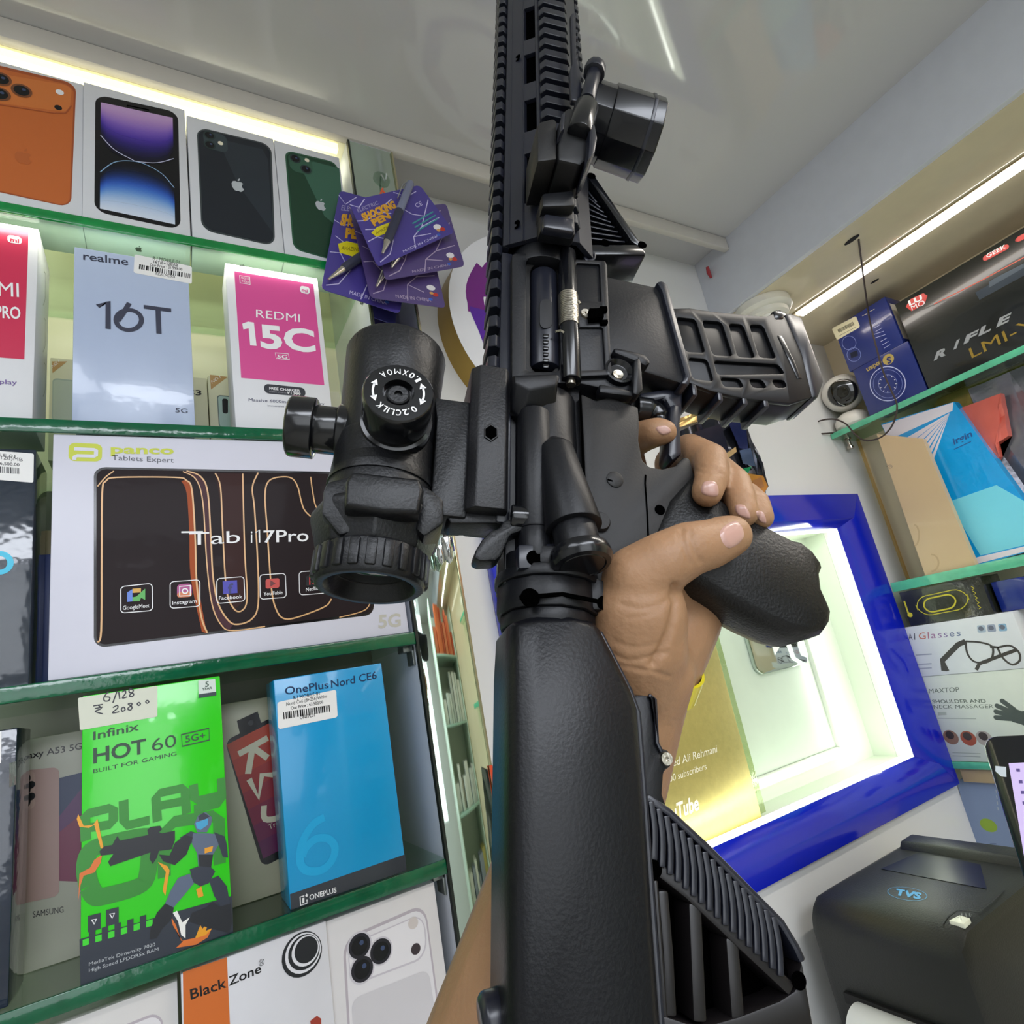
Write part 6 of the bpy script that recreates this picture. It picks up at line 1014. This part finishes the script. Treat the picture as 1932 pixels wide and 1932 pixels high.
# skin creases, pressed into the surface
CRS = [([(1286, 1000), (1291, 1030), (1302, 1062)], .0005, 5), ([(1302, 1008), (1310, 1036), (1322, 1060)], .0005, 5), ([(1278, 1008), (1282, 1030)], .0003, 4), ([(1170, 1140), (1210, 1148), (1250, 1138), (1268, 1122)], .0005, 5), ([(1185, 1166), (1215, 1162), (1245, 1150)], .00035, 4), ([(1152, 1232), (1185, 1246), (1225, 1240), (1258, 1232)], .0005, 5), ([(1155, 1252), (1200, 1262), (1235, 1268), (1262, 1276)], .0004, 4), ([(1160, 1210), (1200, 1222), (1240, 1214)], .0003, 5), ([(1272, 1108), (1275, 1145), (1262, 1195), (1232, 1252)], .0016, 8), ([(1310, 885), (1330, 892), (1360, 893)], .0003, 4), ([(1322, 880), (1350, 884)], .0003, 4), ([(1383, 925), (1405, 922)], .0003, 4)]
CB = [(c, d, s, min(p[0] for p in c) - 20, max(p[0] for p in c) + 20, min(p[1] for p in c) - 20, max(p[1] for p in c) + 20) for c, d, s in [(catmull(c, 4), d, s) for c, d, s in CRS]]
nrm = [v.normal.copy() for v in hm.vertices]
for v, n in zip(hm.vertices, nrm):
    if n.dot(v.co) > 0: continue
    x, y = prj(v.co)
    if not (1140 < x < 1460 and 860 < y < 1300): continue
    for c, d, s, a0, a1, b0, b1 in CB:
        if a0 < x < a1 and b0 < y < b1:
            best = 1e9
            for (xa, ya), (xb, yb) in zip(c, c[1:]):
                dx, dy = xb - xa, yb - ya; t = max(0, min(1, ((x - xa) * dx + (y - ya) * dy) / (dx * dx + dy * dy + 1e-9))); best = min(best, (x - xa - t * dx) ** 2 + (y - ya - t * dy) ** 2)
            if best < 9 * s * s: v.co -= n * d * math.exp(-best / (s * s))
hm.update(); hm.name = 'person'
for p in hm.polygons: p.use_smooth = True
hand = link('person', hm, SKN); tag(hand, 'bare left hand and forearm of a person gripping the rifle by its pistol grip', 'person')
from mathutils.bvhtree import BVHTree
bt = BVHTree.FromPolygons([v.co for v in hm.vertices], [tuple(p.vertices) for p in hm.polygons])
NAIL = mat('c49a8c', .28, spec=.5, coat=.25, var=.06, scale=80)
def nail(TL, TR, BR, BL, lift=.0005):
    tl, tr, br, bl = [V(p) for p in (TL, TR, BR, BL)]; N = 9; vs = []; ok = True
    for j in range(N):
        for i in range(N):
            a, b = 2 * i / (N - 1) - 1, 2 * j / (N - 1) - 1; k = 1.0
            aa = a * math.sqrt(1 - .42 * b * b); bb = b * math.sqrt(1 - .42 * a * a); a, b = (aa + 1) / 2, (bb + 1) / 2
            p = tl * (1 - a) * (1 - b) + tr * a * (1 - b) + br * a * b + bl * (1 - a) * b; h = bt.ray_cast(V((0, 0, 0)), ray(*p).normalized())
            if h[0] is None: return
            e = max(abs(2 * i / (N - 1) - 1), abs(2 * j / (N - 1) - 1)); vs.append(h[0] + h[1] * (lift if e < .99 else -.0002))
    b = B().add(vs, [(j * N + i, j * N + i + 1, (j + 1) * N + i + 1, (j + 1) * N + i) for j in range(N - 1) for i in range(N - 1)]); b.build('fingernail', NAIL, hand, angle=80)
nail((1350, 1000), (1392, 974), (1412, 1014), (1372, 1045)); nail((1325, 906), (1354, 905), (1360, 942), (1318, 934)); nail((1384, 950), (1408, 951), (1422, 984), (1388, 972)); nail((1424, 961), (1442, 964), (1449, 992), (1430, 984)); nail((1232, 806), (1256, 800), (1272, 815), (1248, 824))
wb = GM @ gq(1213, 1257, -22); aw = (GM @ gq(1192, 1320, -26) - GM @ gq(1212, 1262, -14)).normalized()
side = (GM @ g3(0, 1, -.5) - GM @ g3(0, 0, 0)).normalized(); up_ = aw.cross(side).normalized(); side = up_.cross(aw)
bb_ = B(); 
wbb = B().loft([[wb + aw * (k - .5) * 6 * UN * 2 + side * (5 * UN) + (side * math.cos(t) * 20 + up_ * math.sin(t) * 25) * UN * (1 + d) for k, d in ((0, 0), (1, 0), (1, .06), (0, .06))] for t in [2 * math.pi * j / 40 for j in range(41)]], cap=False).build('wristband', mat('e8d820', .35, coat=.3), None)
tag(wbb, 'bright yellow wristband showing at the right edge of the wrist', 'wristband')
for _f in ALLF: _f.build()
